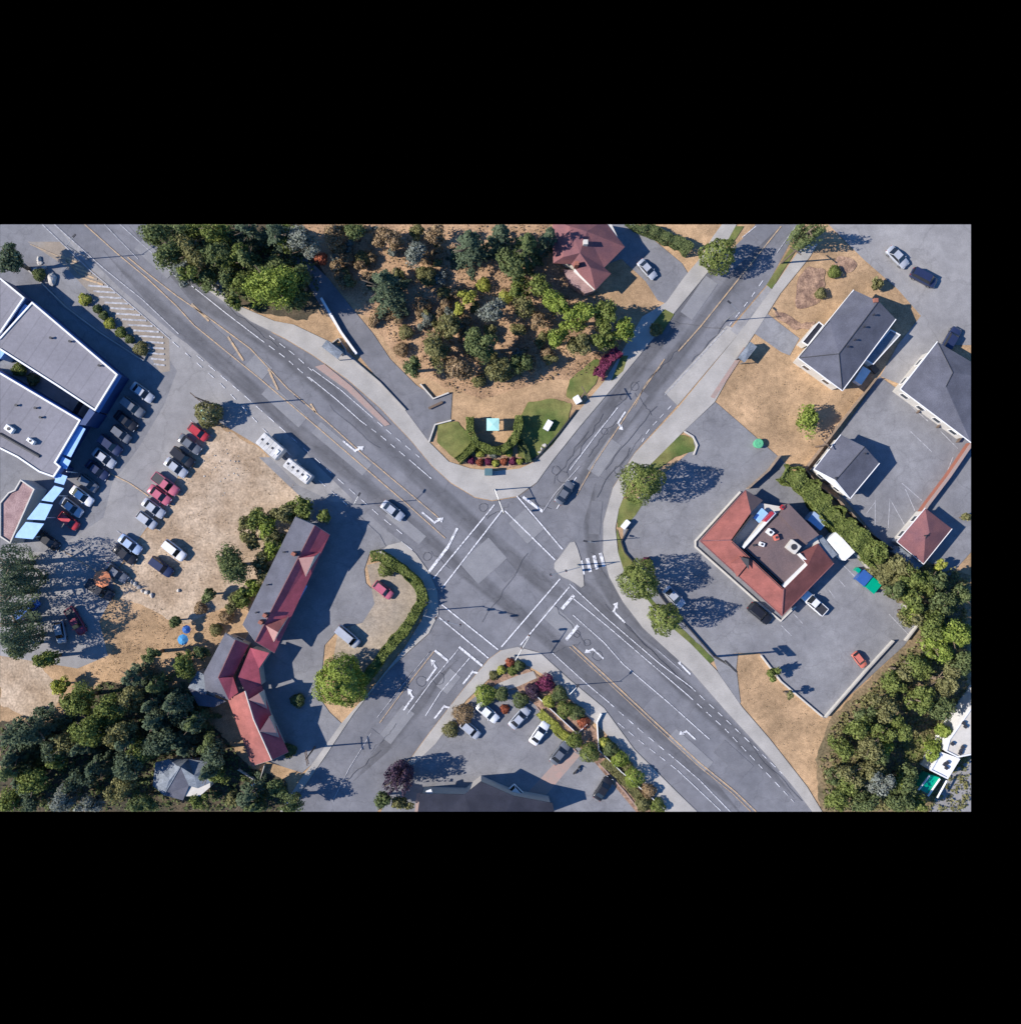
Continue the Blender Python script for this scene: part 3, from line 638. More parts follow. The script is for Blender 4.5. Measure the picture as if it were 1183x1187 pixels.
# darker, traffic-worn lanes on the highway and the NE street
def worn(pts, w, soft=.3, strength=.26):
    """a wheel-darkened band of asphalt; fades to bare asphalt at its long sides"""
    SHEET[0] += 1; z = .0021 * SHEET[0]; P = [W(x, y, z) for x, y in pts]; rb = ribbon_pts(P, w); n_ = len(rb) - 1; bm = bmesh.new()
    rb = [(P[i].lerp(a, k), P[i].lerp(b, k)) for i, (a, b) in enumerate(rb) for k in [min(1, .05 + min(i, n_ - i) * .9)]]; uv = bm.loops.layers.uv.new('uv'); d = 0
    V = [(bm.verts.new(a), bm.verts.new(b)) for a, b in rb]
    for i, ((a, b), (c, e)) in enumerate(zip(V, V[1:])):
        L = (P[i + 1] - P[i]).length; f = bm.faces.new((a, b, e, c))
        for lp, q in zip(f.loops, ((d, 0), (d, 1), (d + L, 1), (d + L, 0))): lp[uv].uv = q
        d += L
    return props(link('worn_lane', bm_mesh(bm, 'worn_lane'), M['worn']), kind='structure')
def make_worn():
    m = M['asphalt'].copy(); m.name = 'worn_asphalt'; n = m.node_tree; L = n.links.new; b = n.nodes['Principled BSDF']; src = n.nodes[m['out']]
    t = n.nodes.new('ShaderNodeUVMap'); t.uv_map = 'uv'; sx = n.nodes.new('ShaderNodeSeparateXYZ'); L(t.outputs[0], sx.inputs[0])
    def mth(op, a, b_=None):
        k = n.nodes.new('ShaderNodeMath'); k.operation = op
        for i, q in enumerate((a, b_)):
            if q is None: continue
            if isinstance(q, (int, float)): k.inputs[i].default_value = q
            else: L(q, k.inputs[i])
        return k.outputs[0]
    prof = mth('MULTIPLY', mth('MULTIPLY', sx.outputs[1], mth('SUBTRACT', 1.0, sx.outputs[1])), 4.0)
    prof = mth('MINIMUM', mth('MULTIPLY', prof, 1.6), 1.0)
    cb = n.nodes.new('ShaderNodeCombineXYZ'); L(mth('MULTIPLY', sx.outputs[0], .06), cb.inputs[0]); L(mth('MULTIPLY', sx.outputs[1], 1.3), cb.inputs[1])
    nz = n.nodes.new('ShaderNodeTexNoise'); nz.inputs['Scale'].default_value = 2.5; nz.inputs['Detail'].default_value = 4; L(cb.outputs[0], nz.inputs['Vector'])
    k = mth('SUBTRACT', 1.0, mth('MULTIPLY', prof, mth('MULTIPLY', nz.outputs['Fac'], .62)))
    v = n.nodes.new('ShaderNodeVectorMath'); v.operation = 'SCALE'; L(src.outputs[0], v.inputs[0]); L(k, v.inputs['Scale']); L(v.outputs[0], b.inputs['Base Color']); return m
M['worn'] = make_worn()
worn([(150, 262), (236, 350), (300, 388), (372, 445), (430, 500), (500, 565), (560, 620), (640, 685), (668, 702)], 3.6)
worn([(120, 290), (200, 370), (262, 425), (340, 495), (420, 560), (500, 630), (600, 710), (680, 780), (745, 835), (800, 885), (860, 945)], 3.2)
worn([(640, 640), (690, 695), (740, 745), (800, 805), (860, 860), (920, 925)], 3.4)
worn([(905, 262), (850, 325), (790, 405), (735, 475), (690, 530), (660, 575)], 3.2)
worn([(845, 290), (800, 350), (745, 420), (700, 478), (660, 530)], 2.8)
worn([(690, 560), (684, 610), (690, 655), (712, 695), (750, 735), (800, 785)], 3.0)
worn([(530, 765), (490, 810), (450, 860), (410, 905)], 2.8)
# utility cuts and resurfaced squares
M['patch'] = mat('patched_asphalt', (.125, .126, .14), (.155, .156, .17), scale=.5, fine=8, fine_amt=.12, rough=.92, spec=.2)
M['patch_pale'] = mat('pale_patched_asphalt', (.215, .215, .225), (.185, .186, .198), scale=.5, fine=8, fine_amt=.12, rough=.92, spec=.2)
for x, y, a, b, g_, k in ((700, 762, 14, 3, 42, 0), (728, 792, 10, 3, 42, 0), (648, 720, 6, 3, 42, 1), (560, 650, 5, 7, 48, 1), (586, 662, 3, 3, 48, 0), (470, 610, 8, 2, 40, 1), (396, 520, 12, 2.6, 40, 1), (330, 470, 9, 2.6, 42, 1), (252, 392, 8, 2.4, 42, 0), (300, 425, 4, 3, 42, 1), (700, 530, 7, 2.6, -55, 1), (735, 470, 6, 2.2, -55, 0),
     (810, 345, 8, 2.6, -55, 1), (520, 790, 4, 2.5, -52, 1), (460, 840, 7, 2.6, -52, 1), (800, 870, 9, 2.4, 42, 1), (850, 880, 7, 3, 42, 0), (610, 610, 5, 4, 48, 1), (690, 600, 2, 6, 5, 0), (430, 860, 4, 3, -52, 0), (180, 300, 8, 2.4, 42, 1)):
    c_, s_ = math.cos(R(g_)), math.sin(R(g_)); q_ = [(x + (u * c_ - v * s_) * S, y + (u * s_ + v * c_) * S) for u, v in ((-a / 2, -b / 2), (a / 2, -b / 2), (a / 2, b / 2), (-a / 2, b / 2))]
    sheet('asphalt_patch', q_, M['patch' if k == 0 else 'patch_pale'])
# concrete bus bays and shelters' pads
sheet('bus_bay', [(785, 470), (770, 455), (842, 377), (858, 384)], M['walk'])
sheet('street_verge_lane', [(846, 382), (893, 326), (905, 333), (858, 392)], M['lot_pale'])
# red brick strips
# private drives and lots
sheet('driveway', [(333, 296), (356, 299), (380, 322), (412, 362), (432, 386), (452, 416), (482, 446), (503, 460), (524, 456), (522, 487), (506, 490), (500, 508), (497, 514), (455, 460), (416, 412), (370, 352), (350, 318)], M['asphalt'])
sheet('driveway', [(700, 255), (730, 255), (790, 305), (798, 318), (772, 352), (762, 348), (748, 326), (720, 300), (706, 305)], M['lot'])
sheet('driveway', [(887, 362), (926, 392), (915, 412), (905, 408), (862, 378), (872, 362)], M['lot'])
sheet('motel_lot', [(372, 580), (400, 583), (440, 620), (447, 633), (428, 642), (422, 660), (424, 676), (434, 686), (436, 706), (420, 722), (394, 728), (376, 748), (372, 790), (372, 812), (382, 826), (397, 840), (385, 858), (366, 882), (350, 896), (300, 880), (270, 800), (285, 740), (340, 640)], M['lot'])
sheet('dusty_ground', [(425, 655), (445, 650), (468, 668), (486, 690), (470, 722), (440, 768), (420, 790), (395, 800), (385, 770), (392, 730), (420, 722), (434, 700)], M['dusty'])
sheet('restaurant_lot', [(829, 466), (906, 533), (945, 575), (987, 640), (1068, 720), (1048, 748), (955, 833), (905, 790), (880, 757), (853, 757), (828, 764), (803, 742), (750, 690), (742, 655), (722, 640), (722, 600), (745, 570), (803, 520), (800, 503), (793, 499)], M['lot'])
sheet('corner_drive', [(826, 763), (855, 757), (853, 775), (858, 815), (845, 818), (836, 790)], M['lot'])
sheet('hall_lot', [(1019, 436), (1050, 458), (1125, 512), (1125, 640), (1100, 668), (1060, 640), (1030, 640), (980, 580), (945, 545)], M['lot'])
sheet('side_street', [(955, 255), (1125, 255), (1125, 400), (1092, 400), (1060, 430), (1042, 445), (1020, 436), (1040, 400), (1067, 366), (1040, 335), (1000, 300)], M['lot_pale'])
sheet('courtyard_lot', [(480, 880), (500, 858), (530, 825), (560, 800), (600, 795), (640, 822), (660, 858), (700, 880), (740, 925), (750, 945), (440, 945), (455, 905)], M['lot'])
sheet('brick_path', [(658, 868), (672, 876), (630, 925), (618, 945), (590, 945), (606, 925)], M['pave_red'])
sheet('brick_path', [(483, 920), (520, 912), (530, 920), (500, 935), (480, 945)], M['pave_red'])
sheet('bark_bed', [(936, 308), (955, 312), (956, 330), (950, 348), (935, 358), (922, 356), (922, 335), (928, 318)], M['bark'], 1)
sheet('bark_bed', [(968, 297), (985, 299), (994, 306), (990, 312), (972, 320), (965, 310)], M['bark'], 1)
sheet('bark_bed', [(898, 358), (912, 366), (930, 375), (946, 372), (942, 380), (922, 382), (900, 370)], M['bark'], 1)
sheet('garden_bed', [(560, 800), (580, 765), (598, 762), (612, 775), (640, 795), (680, 835), (720, 880), (770, 935), (762, 945), (740, 945), (690, 885), (640, 835), (600, 800)], M['bark'])
sheet('lawn', [(508, 490), (530, 488), (544, 505), (546, 520), (535, 536), (520, 526), (506, 512)], M['lawn'], 1)
sheet('lawn', [(612, 466), (640, 462), (662, 468), (658, 490), (640, 515), (618, 534), (600, 536), (600, 490)], M['lawn'], 1)
sheet('lawn', [(660, 440), (690, 415), (700, 420), (690, 445), (672, 465), (655, 460)], M['lawn'], 1)
sheet('flower_bed', [(540, 531), (552, 526), (580, 528), (604, 530), (606, 538), (590, 542), (560, 541), (540, 538)], M['bark'])
sheet('lawn', [(790, 503), (803, 508), (806, 522), (782, 530), (750, 552), (735, 552), (752, 535)], M['lawn'], 1)
sheet('lawn', [(718, 580), (735, 576), (745, 582), (728, 610), (715, 612)], M['lawn'], 1)
sheet('lawn', [(714, 612), (724, 640), (740, 655), (750, 690), (800, 738), (828, 765), (812, 775), (770, 732), (735, 690), (718, 655)], M['lawn'], 1)
sheet('kerb_strip_lawn', [(838, 280), (850, 262), (862, 262), (846, 286)], M['lawn'])
sheet('kerb_strip_lawn', [(888, 330), (918, 284), (926, 284), (894, 335)], M['lawn'])
sheet('kerb_strip_lawn', [(708, 442), (720, 412), (728, 412), (722, 430)], M['lawn'])
sheet('kerb_strip_lawn', [(752, 380), (770, 358), (781, 364), (766, 388)], M['lawn'])
sheet('yard_lawn', [(1045, 860), (1080, 850), (1095, 860), (1080, 880), (1050, 885)], M['lawn'], 1)
sheet('back_yard', [(1095, 900), (1125, 880), (1125, 945), (1075, 945)], M['lot_pale'])

# raised footways with kerbs
slab('sidewalk', [(234, 331), (236, 323), (256, 325), (262, 346), (276, 354), (318, 372), (340, 376), (382, 396), (402, 407), (440, 443), (470, 476), (497, 512), (520, 535), (545, 543), (575, 546), (602, 543), (622, 534), (640, 516), (662, 486), (700, 442), (722, 405), (744, 367), (772, 350), (792, 322), (812, 298), (826, 274), (840, 255), (856, 255), (838, 288), (822, 313), (780, 364), (744, 408), (712, 447), (672, 494), (640, 534), (622, 559), (600, 575), (570, 580), (550, 576), (522, 559), (500, 539), (475, 509), (440, 472), (402, 439), (362, 411), (330, 392), (290, 372)], .14, M['walk'])
slab('sidewalk', [(948, 282), (938, 298), (904, 340), (880, 378), (860, 408), (828, 466), (792, 500), (752, 540), (728, 562), (717, 590), (713, 612), (716, 640), (724, 665), (746, 690), (772, 722), (800, 746), (830, 777), (860, 820), (892, 857), (935, 912), (955, 945), (944, 945), (924, 918), (889, 876), (840, 823), (800, 777), (778, 758), (745, 728), (722, 698), (706, 669), (699, 641), (699, 606), (710, 566), (735, 526), (786, 472), (858, 384), (894, 336), (930, 284)], .14, M['walk'])
slab('sidewalk', [(581, 754), (600, 750), (626, 757), (660, 788), (700, 821), (735, 869), (782, 916), (812, 945), (772, 945), (735, 893), (700, 848), (678, 828), (636, 786), (612, 772), (590, 765), (576, 778), (540, 812), (505, 862), (482, 884), (466, 893), (500, 847), (538, 798), (567, 764)], .14, M['walk'])
slab('sidewalk', [(440, 640), (450, 632), (466, 628), (482, 642), (497, 663), (507, 686), (508, 712), (497, 734), (478, 751), (450, 777), (410, 827), (378, 875), (356, 907), (330, 945), (322, 945), (347, 905), (366, 880), (396, 838), (428, 802), (447, 778), (468, 752), (489, 718), (493, 695), (484, 680), (462, 658)], .14, M['walk'])
slab('traffic_island', [(640, 656), (650, 644), (664, 624), (671, 640), (676, 664), (677, 684), (662, 673), (649, 668)], .14, M['walk'], 1)
sheet('entry_path', [(566, 800), (578, 792), (600, 783), (618, 778), (622, 786), (602, 795), (588, 800), (575, 806)], M['walk'])
slab('red_path_strip', [(365, 425), (376, 422), (408, 448), (452, 492), (446, 494), (402, 452)], .147, M['pave_red'])
slab('red_path_strip', [(823, 460), (862, 402), (866, 404), (828, 462)], .147, M['pave_red'])
# painted marks
P_, Y_, T_ = M['paint'], M['yellow'], M['paint_thin']
line([(48, 259), (104, 313), (150, 352), (197, 393)], T_, .16)
line([(62, 259), (120, 311), (165, 347), (207, 387)], T_, .16)
line([(200, 396), (255, 444), (308, 500), (350, 540), (402, 585)], P_, .12, (1.4, 1.4)); line([(228, 412), (276, 452), (330, 500), (395, 558), (440, 598), (470, 622)], P_, .12, (1.4, 1.4))
line([(138, 259), (175, 292), (205, 322)], T_, .14); line([(120, 259), (160, 300)], T_, .12)
line([(222, 331), (262, 363), (300, 392)], P_, .14); line([(300, 392), (330, 414), (362, 442)], P_, .13, (1.2, 1.0)); line([(358, 437), (390, 463), (418, 488)], P_, .14)
line([(418, 488), (440, 504), (478, 536)], P_, .13, (1.2, 1.0)); line([(478, 536), (500, 555)], P_, .13)
line([(312, 389), (340, 410), (362, 430)], P_, .12, (1.2, 1.0)); line([(362, 428), (395, 452), (426, 479)], P_, .12); line([(426, 479), (450, 500), (486, 530)], P_, .12, (1.2, 1.0))
line([(97, 259), (135, 293), (170, 322), (205, 355), (225, 377), (300, 438), (370, 497), (420, 540), (470, 583), (516, 624)], Y_, .18, name='centre_line')
line([(148, 298), (175, 320), (205, 343), (240, 367), (290, 404), (333, 450), (380, 490), (420, 526), (470, 568), (508, 600)], Y_, .18, name='centre_line')
for a, b in (((222, 352), (242, 372)), ((264, 390), (282, 418)), ((311, 428), (322, 452)), ((360, 468), (366, 478))): line([a, b], Y_, .35, name='median_hatch')
def edge_x(y, e):   # x of a boundary polyline at height y
    for (x0, y0), (x1, y1) in zip(e, e[1:]):
        if y0 <= y <= y1: return x0 + (x1 - x0) * (y - y0) / (y1 - y0)
    return e[-1][0]
LE, RE = [(64, 296), (80, 312), (112, 345), (140, 372), (160, 392), (176, 424)], [(84, 296), (106, 314), (150, 354), (192, 392), (194, 424)]
for i in range(20):   # hatched end of the mall lot
    y = 299 + i * 6.5
    if y > 423: break
    line([(edge_x(y, LE) + 3, y - (3 if y < 330 else .6)), (edge_x(y + 4, RE) - 3, y + (5 if y < 330 else 1))], M['paint_thin'] if y > 325 else Y_, .34, name='hatch_line')
line([(35, 283), (75, 300), (92, 318)], Y_, .14, name='hatch_line')
# crosswalks and stop lines
for a, b in (((560, 600), (495, 665)),): line([(573, 585), (502, 671)], P_, .22, name='crosswalk_line'); line([(583, 590), (512, 682)], P_, .22, name='crosswalk_line')
line([(598, 574), (652, 637)], P_, .22, name='crosswalk_line'); line([(585, 592), (643, 649)], P_, .22, name='crosswalk_line')
line([(606, 576), (629, 593)], P_, .5, name='stop_line'); line([(629, 593), (643, 572), (672, 540)], T_, .14)
line([(649, 671), (581, 750)], P_, .22, name='crosswalk_line'); line([(660, 680), (603, 748)], P_, .22, name='crosswalk_line')
line([(512, 701), (577, 753)], P_, .22, name='crosswalk_line'); line([(509, 716), (566, 763)], P_, .22, name='crosswalk_line')
line([(497, 663), (519, 634)], P_, .5, name='stop_line'); line([(519, 634), (530, 612)], P_, .42, name='stop_line')
line([(504, 754), (519, 766)], P_, .42, name='stop_line'); line([(532, 750), (559, 772)], P_, .42, name='stop_line')
line([(651, 706), (665, 690)], P_, .55, name='stop_line'); line([(656, 742), (670, 725)], P_, .55, name='stop_line')
for i in range(4): line([(676 + 8 * i, 666 - 3 * i), (673 + 7.5 * i, 650 - 3 * i)], P_, .6, name='zebra_bar')
# SE arm
line([(660, 677), (702, 716), (765, 770), (800, 796)], P_, .14); line([(800, 796), (845, 838), (895, 886), (930, 920)], P_, .13, (1.2, 1.0))
line([(662, 692), (705, 727), (755, 770), (797, 806)], P_, .14); line([(797, 806), (840, 845), (890, 898), (920, 930)], P_, .13, (1.2, 1.0))
line([(664, 713), (700, 745), (722, 770), (775, 815), (822, 857)], P_, .13)
line([(663, 748), (700, 782), (760, 838), (810, 884), (852, 918), (878, 943)], Y_, .22, name='centre_line'); line([(660, 750), (697, 784), (757, 840), (807, 886), (849, 920), (872, 943)], Y_, .12, name='centre_line')
line([(640, 757), (680, 793), (704, 813)], P_, .13); line([(704, 813), (740, 845), (782, 880)], P_, .13, (1.3, 1.1)); line([(782, 880), (810, 904), (848, 943)], P_, .13)
line([(716, 838), (745, 862), (785, 893)], P_, .11, (1.3, 1.1)); line([(785, 893), (835, 940)], P_, .11)
# NE arm
line([(905, 262), (860, 318), (812, 378), (786, 407)], Y_, .2, name='centre_line'); line([(770, 416), (745, 452), (722, 487), (690, 535), (668, 574)], Y_, .16, name='centre_line'); line([(765, 425), (748, 445), (735, 472)], Y_, .1, name='centre_line')
line([(884, 325), (870, 345), (845, 377)], P_, .13, (1.2, 1.1)); line([(842, 380), (770, 458)], T_, .13)
line([(716, 472), (690, 505), (660, 545)], P_, .13); line([(876, 262), (860, 275)], P_, .13); line([(778, 470), (750, 500), (744, 512)], P_, .12, (1.0, .9)); line([(922, 262), (900, 293)], T_, .13)
line([(668, 553), (660, 565), (645, 590)], P_, .16)
arrow(718, 487, R(237), 'left', P_, .85); arrow(652, 572, R(237), 'straight', P_, .7)
arrow(408, 520, R(-40), 'left', P_); arrow(500, 603, R(-40), 'left', P_); arrow(474, 635, R(-38), 'right', P_, .8); arrow(714, 712, R(135), 'right', P_); arrow(790, 772, R(135), 'right', P_)
arrow(798, 850, R(137), 'left', P_, .8); arrow(690, 755, R(137), 'left', P_, .9)
arrow(503, 778, R(54), 'left', P_); arrow(476, 812, R(54), 'left', P_); arrow(545, 782, R(52), 'right', P_); arrow(512, 822, R(52), 'right', P_)
# SW arm
line([(531, 753), (500, 790), (472, 828)], P_, .13); line([(544, 763), (510, 803), (493, 830)], P_, .13); line([(503, 755), (470, 797), (440, 838)], Y_, .14, name='centre_line'); line([(497, 757), (462, 800), (437, 832)], M['paint_thin'], .1, name='centre_line')
line([(430, 850), (405, 890), (385, 930)], T_, .12)
# bays in the lots
for i, (x, y) in enumerate(((246, 475), (235, 497), (222, 517), (208, 540), (198, 560), (190, 576), (181, 590), (173, 606), (150, 625), (146, 642), (135, 658))):
    line([(x - 15, y - 10), (x + 12, y + 9)], T_, .12, name='bay_line')
line([(62, 632), (95, 652), (120, 668)], Y_, .16, name='bay_line'); line([(122, 546), (150, 560), (172, 575)], Y_, .2, name='bay_line')
for a, b in (((1055, 500), (1080, 524)), ((1090, 500), (1110, 520)), ((1098, 545), (1104, 530)), ((1045, 560), (1068, 580)), ((1031, 578), (1029, 612)), ((1032, 580), (1050, 612)), ((1049, 567), (1060, 592)), ((1014, 582), (1004, 595)), ((1014, 580), (1014, 608)),
             ((977, 655), (990, 668)), ((972, 672), (979, 680)), ((960, 683), (967, 693)), ((1030, 712), (1052, 735)), ((920, 712), (930, 723)), ((905, 725), (917, 737)), ((1055, 470), (1075, 488)), ((838, 640), (858, 625)), ((760, 752), (790, 778)) ):
    line([a, b], T_, .12, name='bay_line')
# tar-sealed cracks
def crack(pts, w=.09):
    return line([p for p in pts], M['tar'], w, None, .121 + .0003 * (len(bpy.data.meshes) % 9), 'tar_seal')
rc = random.Random(7)
def wander(a, b, n, amp):
    out = []
    for i in range(n + 1):
        t = i / n; out.append((a[0] + (b[0] - a[0]) * t + rc.uniform(-amp, amp), a[1] + (b[1] - a[1]) * t + rc.uniform(-amp, amp)))
    return out
for a, b in (((700, 452), (660, 505)), ((742, 440), (700, 490)), ((760, 470), (700, 545)), ((735, 455), (756, 483)), ((790, 400), (752, 440)), ((820, 300), (760, 372)), ((745, 505), (712, 552)), ((700, 480), (655, 548)), ((730, 520), (690, 575)), ((845, 370), (800, 420)), ((680, 500), (640, 560)), ((712, 488), (680, 530)), ((775, 372), (840, 382)),
             ((563, 600), (590, 585)), ((600, 575), (640, 590)), ((500, 640), (520, 660)), ((640, 700), (680, 745)), ((685, 640), (705, 672)), ((700, 700), (760, 760)), ((720, 720), (800, 800)), ((500, 755), (450, 815)), ((440, 870), (400, 905)), ((575, 765), (600, 752)), ((460, 840), (430, 872)),
             ((640, 757), (672, 745)), ((865, 860), (930, 930)), ((612, 640), (560, 720)), ((380, 470), (440, 520)), ((262, 355), (320, 400))):
    crack(wander(a, b, 9, 1.8), rc.uniform(.05, .09))
for cx_, cy_, r_ in ((652, 553, 7), (644, 545, 5), (560, 588, 5), (735, 448, 5), (722, 460, 4), (700, 500, 4), (692, 760, 6), (488, 790, 6), (508, 787, 7), (680, 745, 4), (495, 645, 5), (716, 545, 5), (668, 735, 4)):
    crack([(cx_ + r_ * math.cos(t * .7) * rc.uniform(.9, 1.1), cy_ + r_ * math.sin(t * .7) * rc.uniform(.9, 1.1)) for t in range(10)], .07)
M['grimy'] = mat('weathered_white_panel', (.60, .59, .58), (.40, .39, .37), scale=1.1, fine=5, fine_amt=.12, rough=.7, obj=True, mott=((2.2, .12),))
M['dormer'] = plain('sunlit_pink_roof', (.48, .26, .22), .6)  # sun-facing dormer slopes: sunlight painted in as a paler roof colour
# ================================================================ BUILDINGS
# ---- mall
t = rootat('shopping_centre', 'large grey flat-roofed shopping centre with blue front wall and light blue canopies', 'building')
h = 5.0
flat_part([(0, 322), (28, 345), (-30, 430), (-60, 400)], h, t, 'shaded_bluewall', 'flatroof')
flat_part([(37, 350), (136, 434), (110, 476), (66, 447), (-8, 400)], h, t, 'shaded_bluewall', 'flatroof', fascia='blueband')
flat_part([(-20, 420), (0, 432), (93, 487), (64, 536), (70, 541), (62, 553), (45, 547), (20, 530), (-20, 510)], h, t, 'shaded_bluewall', 'flatroof', fascia='blueband')
walls(wpoly([(110, 478), (104, 473), (92, 492), (99, 493)], 5.0), 5.0, M['shaded_bluewall'], t, 'link_wall')
walls(wpoly([(0, 400), (28, 352), (36, 356), (6, 408), (0, 416)], 3.8), 3.8, M['awning'], t, 'link_roof')
o = wpoly([(0, 583), (10, 571), (17, 568), (24, 556), (40, 567), (12, 630), (0, 622)], 4.4); walls(o, 4.1, M['cream'], t, 'terrace_wall'); ring_obj('terrace_parapet', inset(o, -.05), .22, 4.0, 4.5, M['cream'], t)
walls(inset(o, .19), 4.2, M['patio'], t, 'terrace_deck', 4.104)
for q in ([(91, 493), (99, 497), (82, 530), (72, 526)], [(72, 529), (82, 534), (77, 544), (67, 541)], [(66, 548), (78, 552), (74, 562), (63, 559)], [(63, 563), (74, 566), (61, 582), (48, 580)], [(46, 583), (61, 585), (52, 603), (31, 602)], [(30, 605), (51, 607), (38, 625), (16, 623)]):
    walls(wpoly(q, 4.3), 4.3, M['awning'], t, 'canopy', 4.15)
for x, y in ((75, 520), (80, 548), (68, 575), (54, 600), (40, 622)):
    bm = bmesh.new(); p = W(x + 10, y, 0); tube(bm, (p.x, p.y, 0), (p.x, p.y, 4.15), .09); link('canopy_post', bm_mesh(bm, 'canopy_post'), M['white'], t)
for x, y, a, b in ((10, 497, 1.0, 1.6), (35, 511, .7, 1.4)): hvac(x, y, h - .2, a, b, .8, 55, t)
for x, y in ((42, 473), (48, 484), (60, 392), (82, 396), (116, 424), (20, 470)): vent_pipe(x, y, h - .2, t)
p0 = W(0, 503, h - .15); p1 = W(46, 529, h - .15); bm = bmesh.new(); d = (p1 - p0).normalized(); tube(bm, p0, p1, .28, seg=8); link('roof_duct', bm_mesh(bm, 'roof_duct'), M['dark'], t)
fw = wpoly([(136, 434), (62, 553), (55, 560), (132, 436)], h)
for i in range(7):
    f = i / 6; q = W(139 - 36 * f, 440 + 60 * f, 0); 
    box_obj('shop_window', -1.1, 1.1, -.04, .04, .5, 2.6, M['glass'], t, 0, (q.x + .05 - 3.2, q.y + .9, 0), R(58))
# ---- motel, long wing
mo = rootat('motel_long_wing', 'long narrow building, roof grey on one slope and crimson with dormers on the other', 'building')
e, rz = 4.6, 6.6
V = dict(a=(342, 599, e), b=(365, 609, rz), c=(382, 620, e), d=(318, 757, e), e=(295, 751, rz), f=(281, 724, e), g=(297, 737, e + .4), m=(354, 630, rz), n=(343, 653, rz))
walls(inset(wpoly([(342, 599), (382, 620), (316, 757), (280, 725)], e), .9), e - .1, M['stucco'], mo)
roof_faces(dict(a=V['a'], b=V['b'], e=(296, 744, rz), f=V['f']), [['a', 'b', 'e', 'f']], M['shingle'], mo, 'grey_roof_slope')
roof_faces(dict(b=V['b'], c=V['c'], d=V['d'], e=(296, 744, rz)), [['b', 'c', 'd', 'e']], M['redroof'], mo, 'red_roof_slope')
gable_fill(V, ['a', 'b', 'c'], M['stucco'], mo)
gable_fill(dict(f=V['f'], e=(296, 744, rz), d=V['d']), ['f', 'e', 'd'], M['stucco'], mo)
ridge_cap(dict(b=V['b'], e=(296, 744, rz)), ['b', 'e'], M['maroon'], mo)
def dormer(parent, p_, s_, t_, u_, m1, m2):
    v = dict(p=p_, s=s_, t=t_, u=u_)
    roof_faces(v, [['p', 's', 't']], M[m1], parent, 'dormer_roof', .1); roof_faces(v, [['p', 's', 'u']], M[m2], parent, 'dormer_roof', .1); gable_fill(v, ['t', 's', 'u'], M['stucco'], parent, .05)
dormer(mo, (346, 647, rz + .1), (364, 645, rz - .3), (354, 668, e + .75), (371, 640, e + .5), 'dormer', 'redroof')
dormer(mo, (308, 725, rz + .1), (322, 733, rz - .3), (317, 744, e + .75), (334, 715, e + .5), 'dormer', 'orangeroof')
for x, y in ((341, 642), (308, 713), (303, 721)):
    p = W(x, y, rz); box_obj('chimney', -.3, .3, -.35, .35, -1.2, .9, M['brick'], mo, .02, p, R(60))
roof_faces(dict(a=(352, 672, 3.2), b=(356, 680, 3.0), c=(335, 716, 3.0), d=(330, 712, 3.2)), [['a', 'b', 'c', 'd']], M['awning'], mo, 'entry_awning', .08)
bb = inset(wpoly([(342, 599), (382, 620), (316, 757), (280, 725)], e), .9); windows(bb, e, mo, 3.4, (.9, ), (1.3, 1.3)); door(bb, 1, .3, mo)
for x, y in ((329, 640), (335, 661), (323, 688), (297, 710), (310, 678)): vent_pipe(x, y, e + 1.0, mo, .12, .3)
# ---- motel, lower wing
ml = rootat('motel_bent_wing', 'bent lower motel wing with grey, pink and dark red roof slopes beside the shaded lane', 'building')
e, rz = 4.0, 5.8
w1 = wpoly([(262, 735), (287, 748), (270, 784), (255, 806), (236, 783)], e); walls(inset(w1, .3), e - .1, M['stucco'], ml)
roof_faces(dict(a=(261, 734, e), b=(273, 742, rz), c=(253, 786, rz), d=(236, 781, e)), [['a', 'b', 'c', 'd']], M['shingle'], ml, 'grey_roof_slope')
roof_faces(dict(b=(273, 742, rz), e=(288, 748, e), f=(270, 785, e), c=(253, 786, rz)), [['b', 'e', 'f', 'c']], M['redroof'], ml, 'pink_roof_slope')
gable_fill(dict(a=(261, 734, e), b=(273, 742, rz), e=(288, 748, e)), ['a', 'b', 'e'], M['stucco'], ml)
ridge_cap(dict(b=(273, 742, rz), c=(253, 786, rz)), ['b', 'c'], M['maroon'], ml)
roof_faces(dict(a=(236, 781, e), b=(253, 786, rz), c=(266, 812, e + .6), d=(238, 800, e - .3)), [['a', 'b', 'c', 'd']], M['shingle'], ml, 'grey_hip_slope')
roof_faces(dict(c=(253, 786, rz), f=(270, 785, e + .7), g=(276, 803, e + .7), h=(265, 811, e + 1.2)), [['c', 'f', 'g', 'h']], M['redroof'], ml, 'pink_roof_slope')
w2 = wpoly([(230, 778), (242, 786), (252, 815), (245, 819), (228, 815), (219, 796)], 3.0); walls(w2, 2.8, M['stucco'], ml)
roof_faces(dict(a=(229, 778, 3.2), b=(242, 785, 3.6), c=(239, 805, 3.4), d=(218, 797, 3.0)), [['a', 'b', 'c', 'd']], M['shingle_pale'], ml, 'porch_roof')
roof_faces(dict(a=(218, 797, 3.0), b=(239, 805, 3.4), c=(262, 813, 3.5), d=(248, 820, 3.0), e=(230, 818, 3.0)), [['a', 'b', 'c'], ['a', 'c', 'd', 'e']], M['shingle'], ml, 'porch_roof')
rz2 = 6.6
roof_faces(dict(a=(264, 811, e), b=(284, 801, rz2), c=(294, 834, rz2), d=(315, 881, rz2), f=(292, 888, e), g=(279, 852, e)), [['a', 'b', 'c', 'g'], ['g', 'c', 'd', 'f']], M['orangeroof'], ml, 'red_roof_slope')
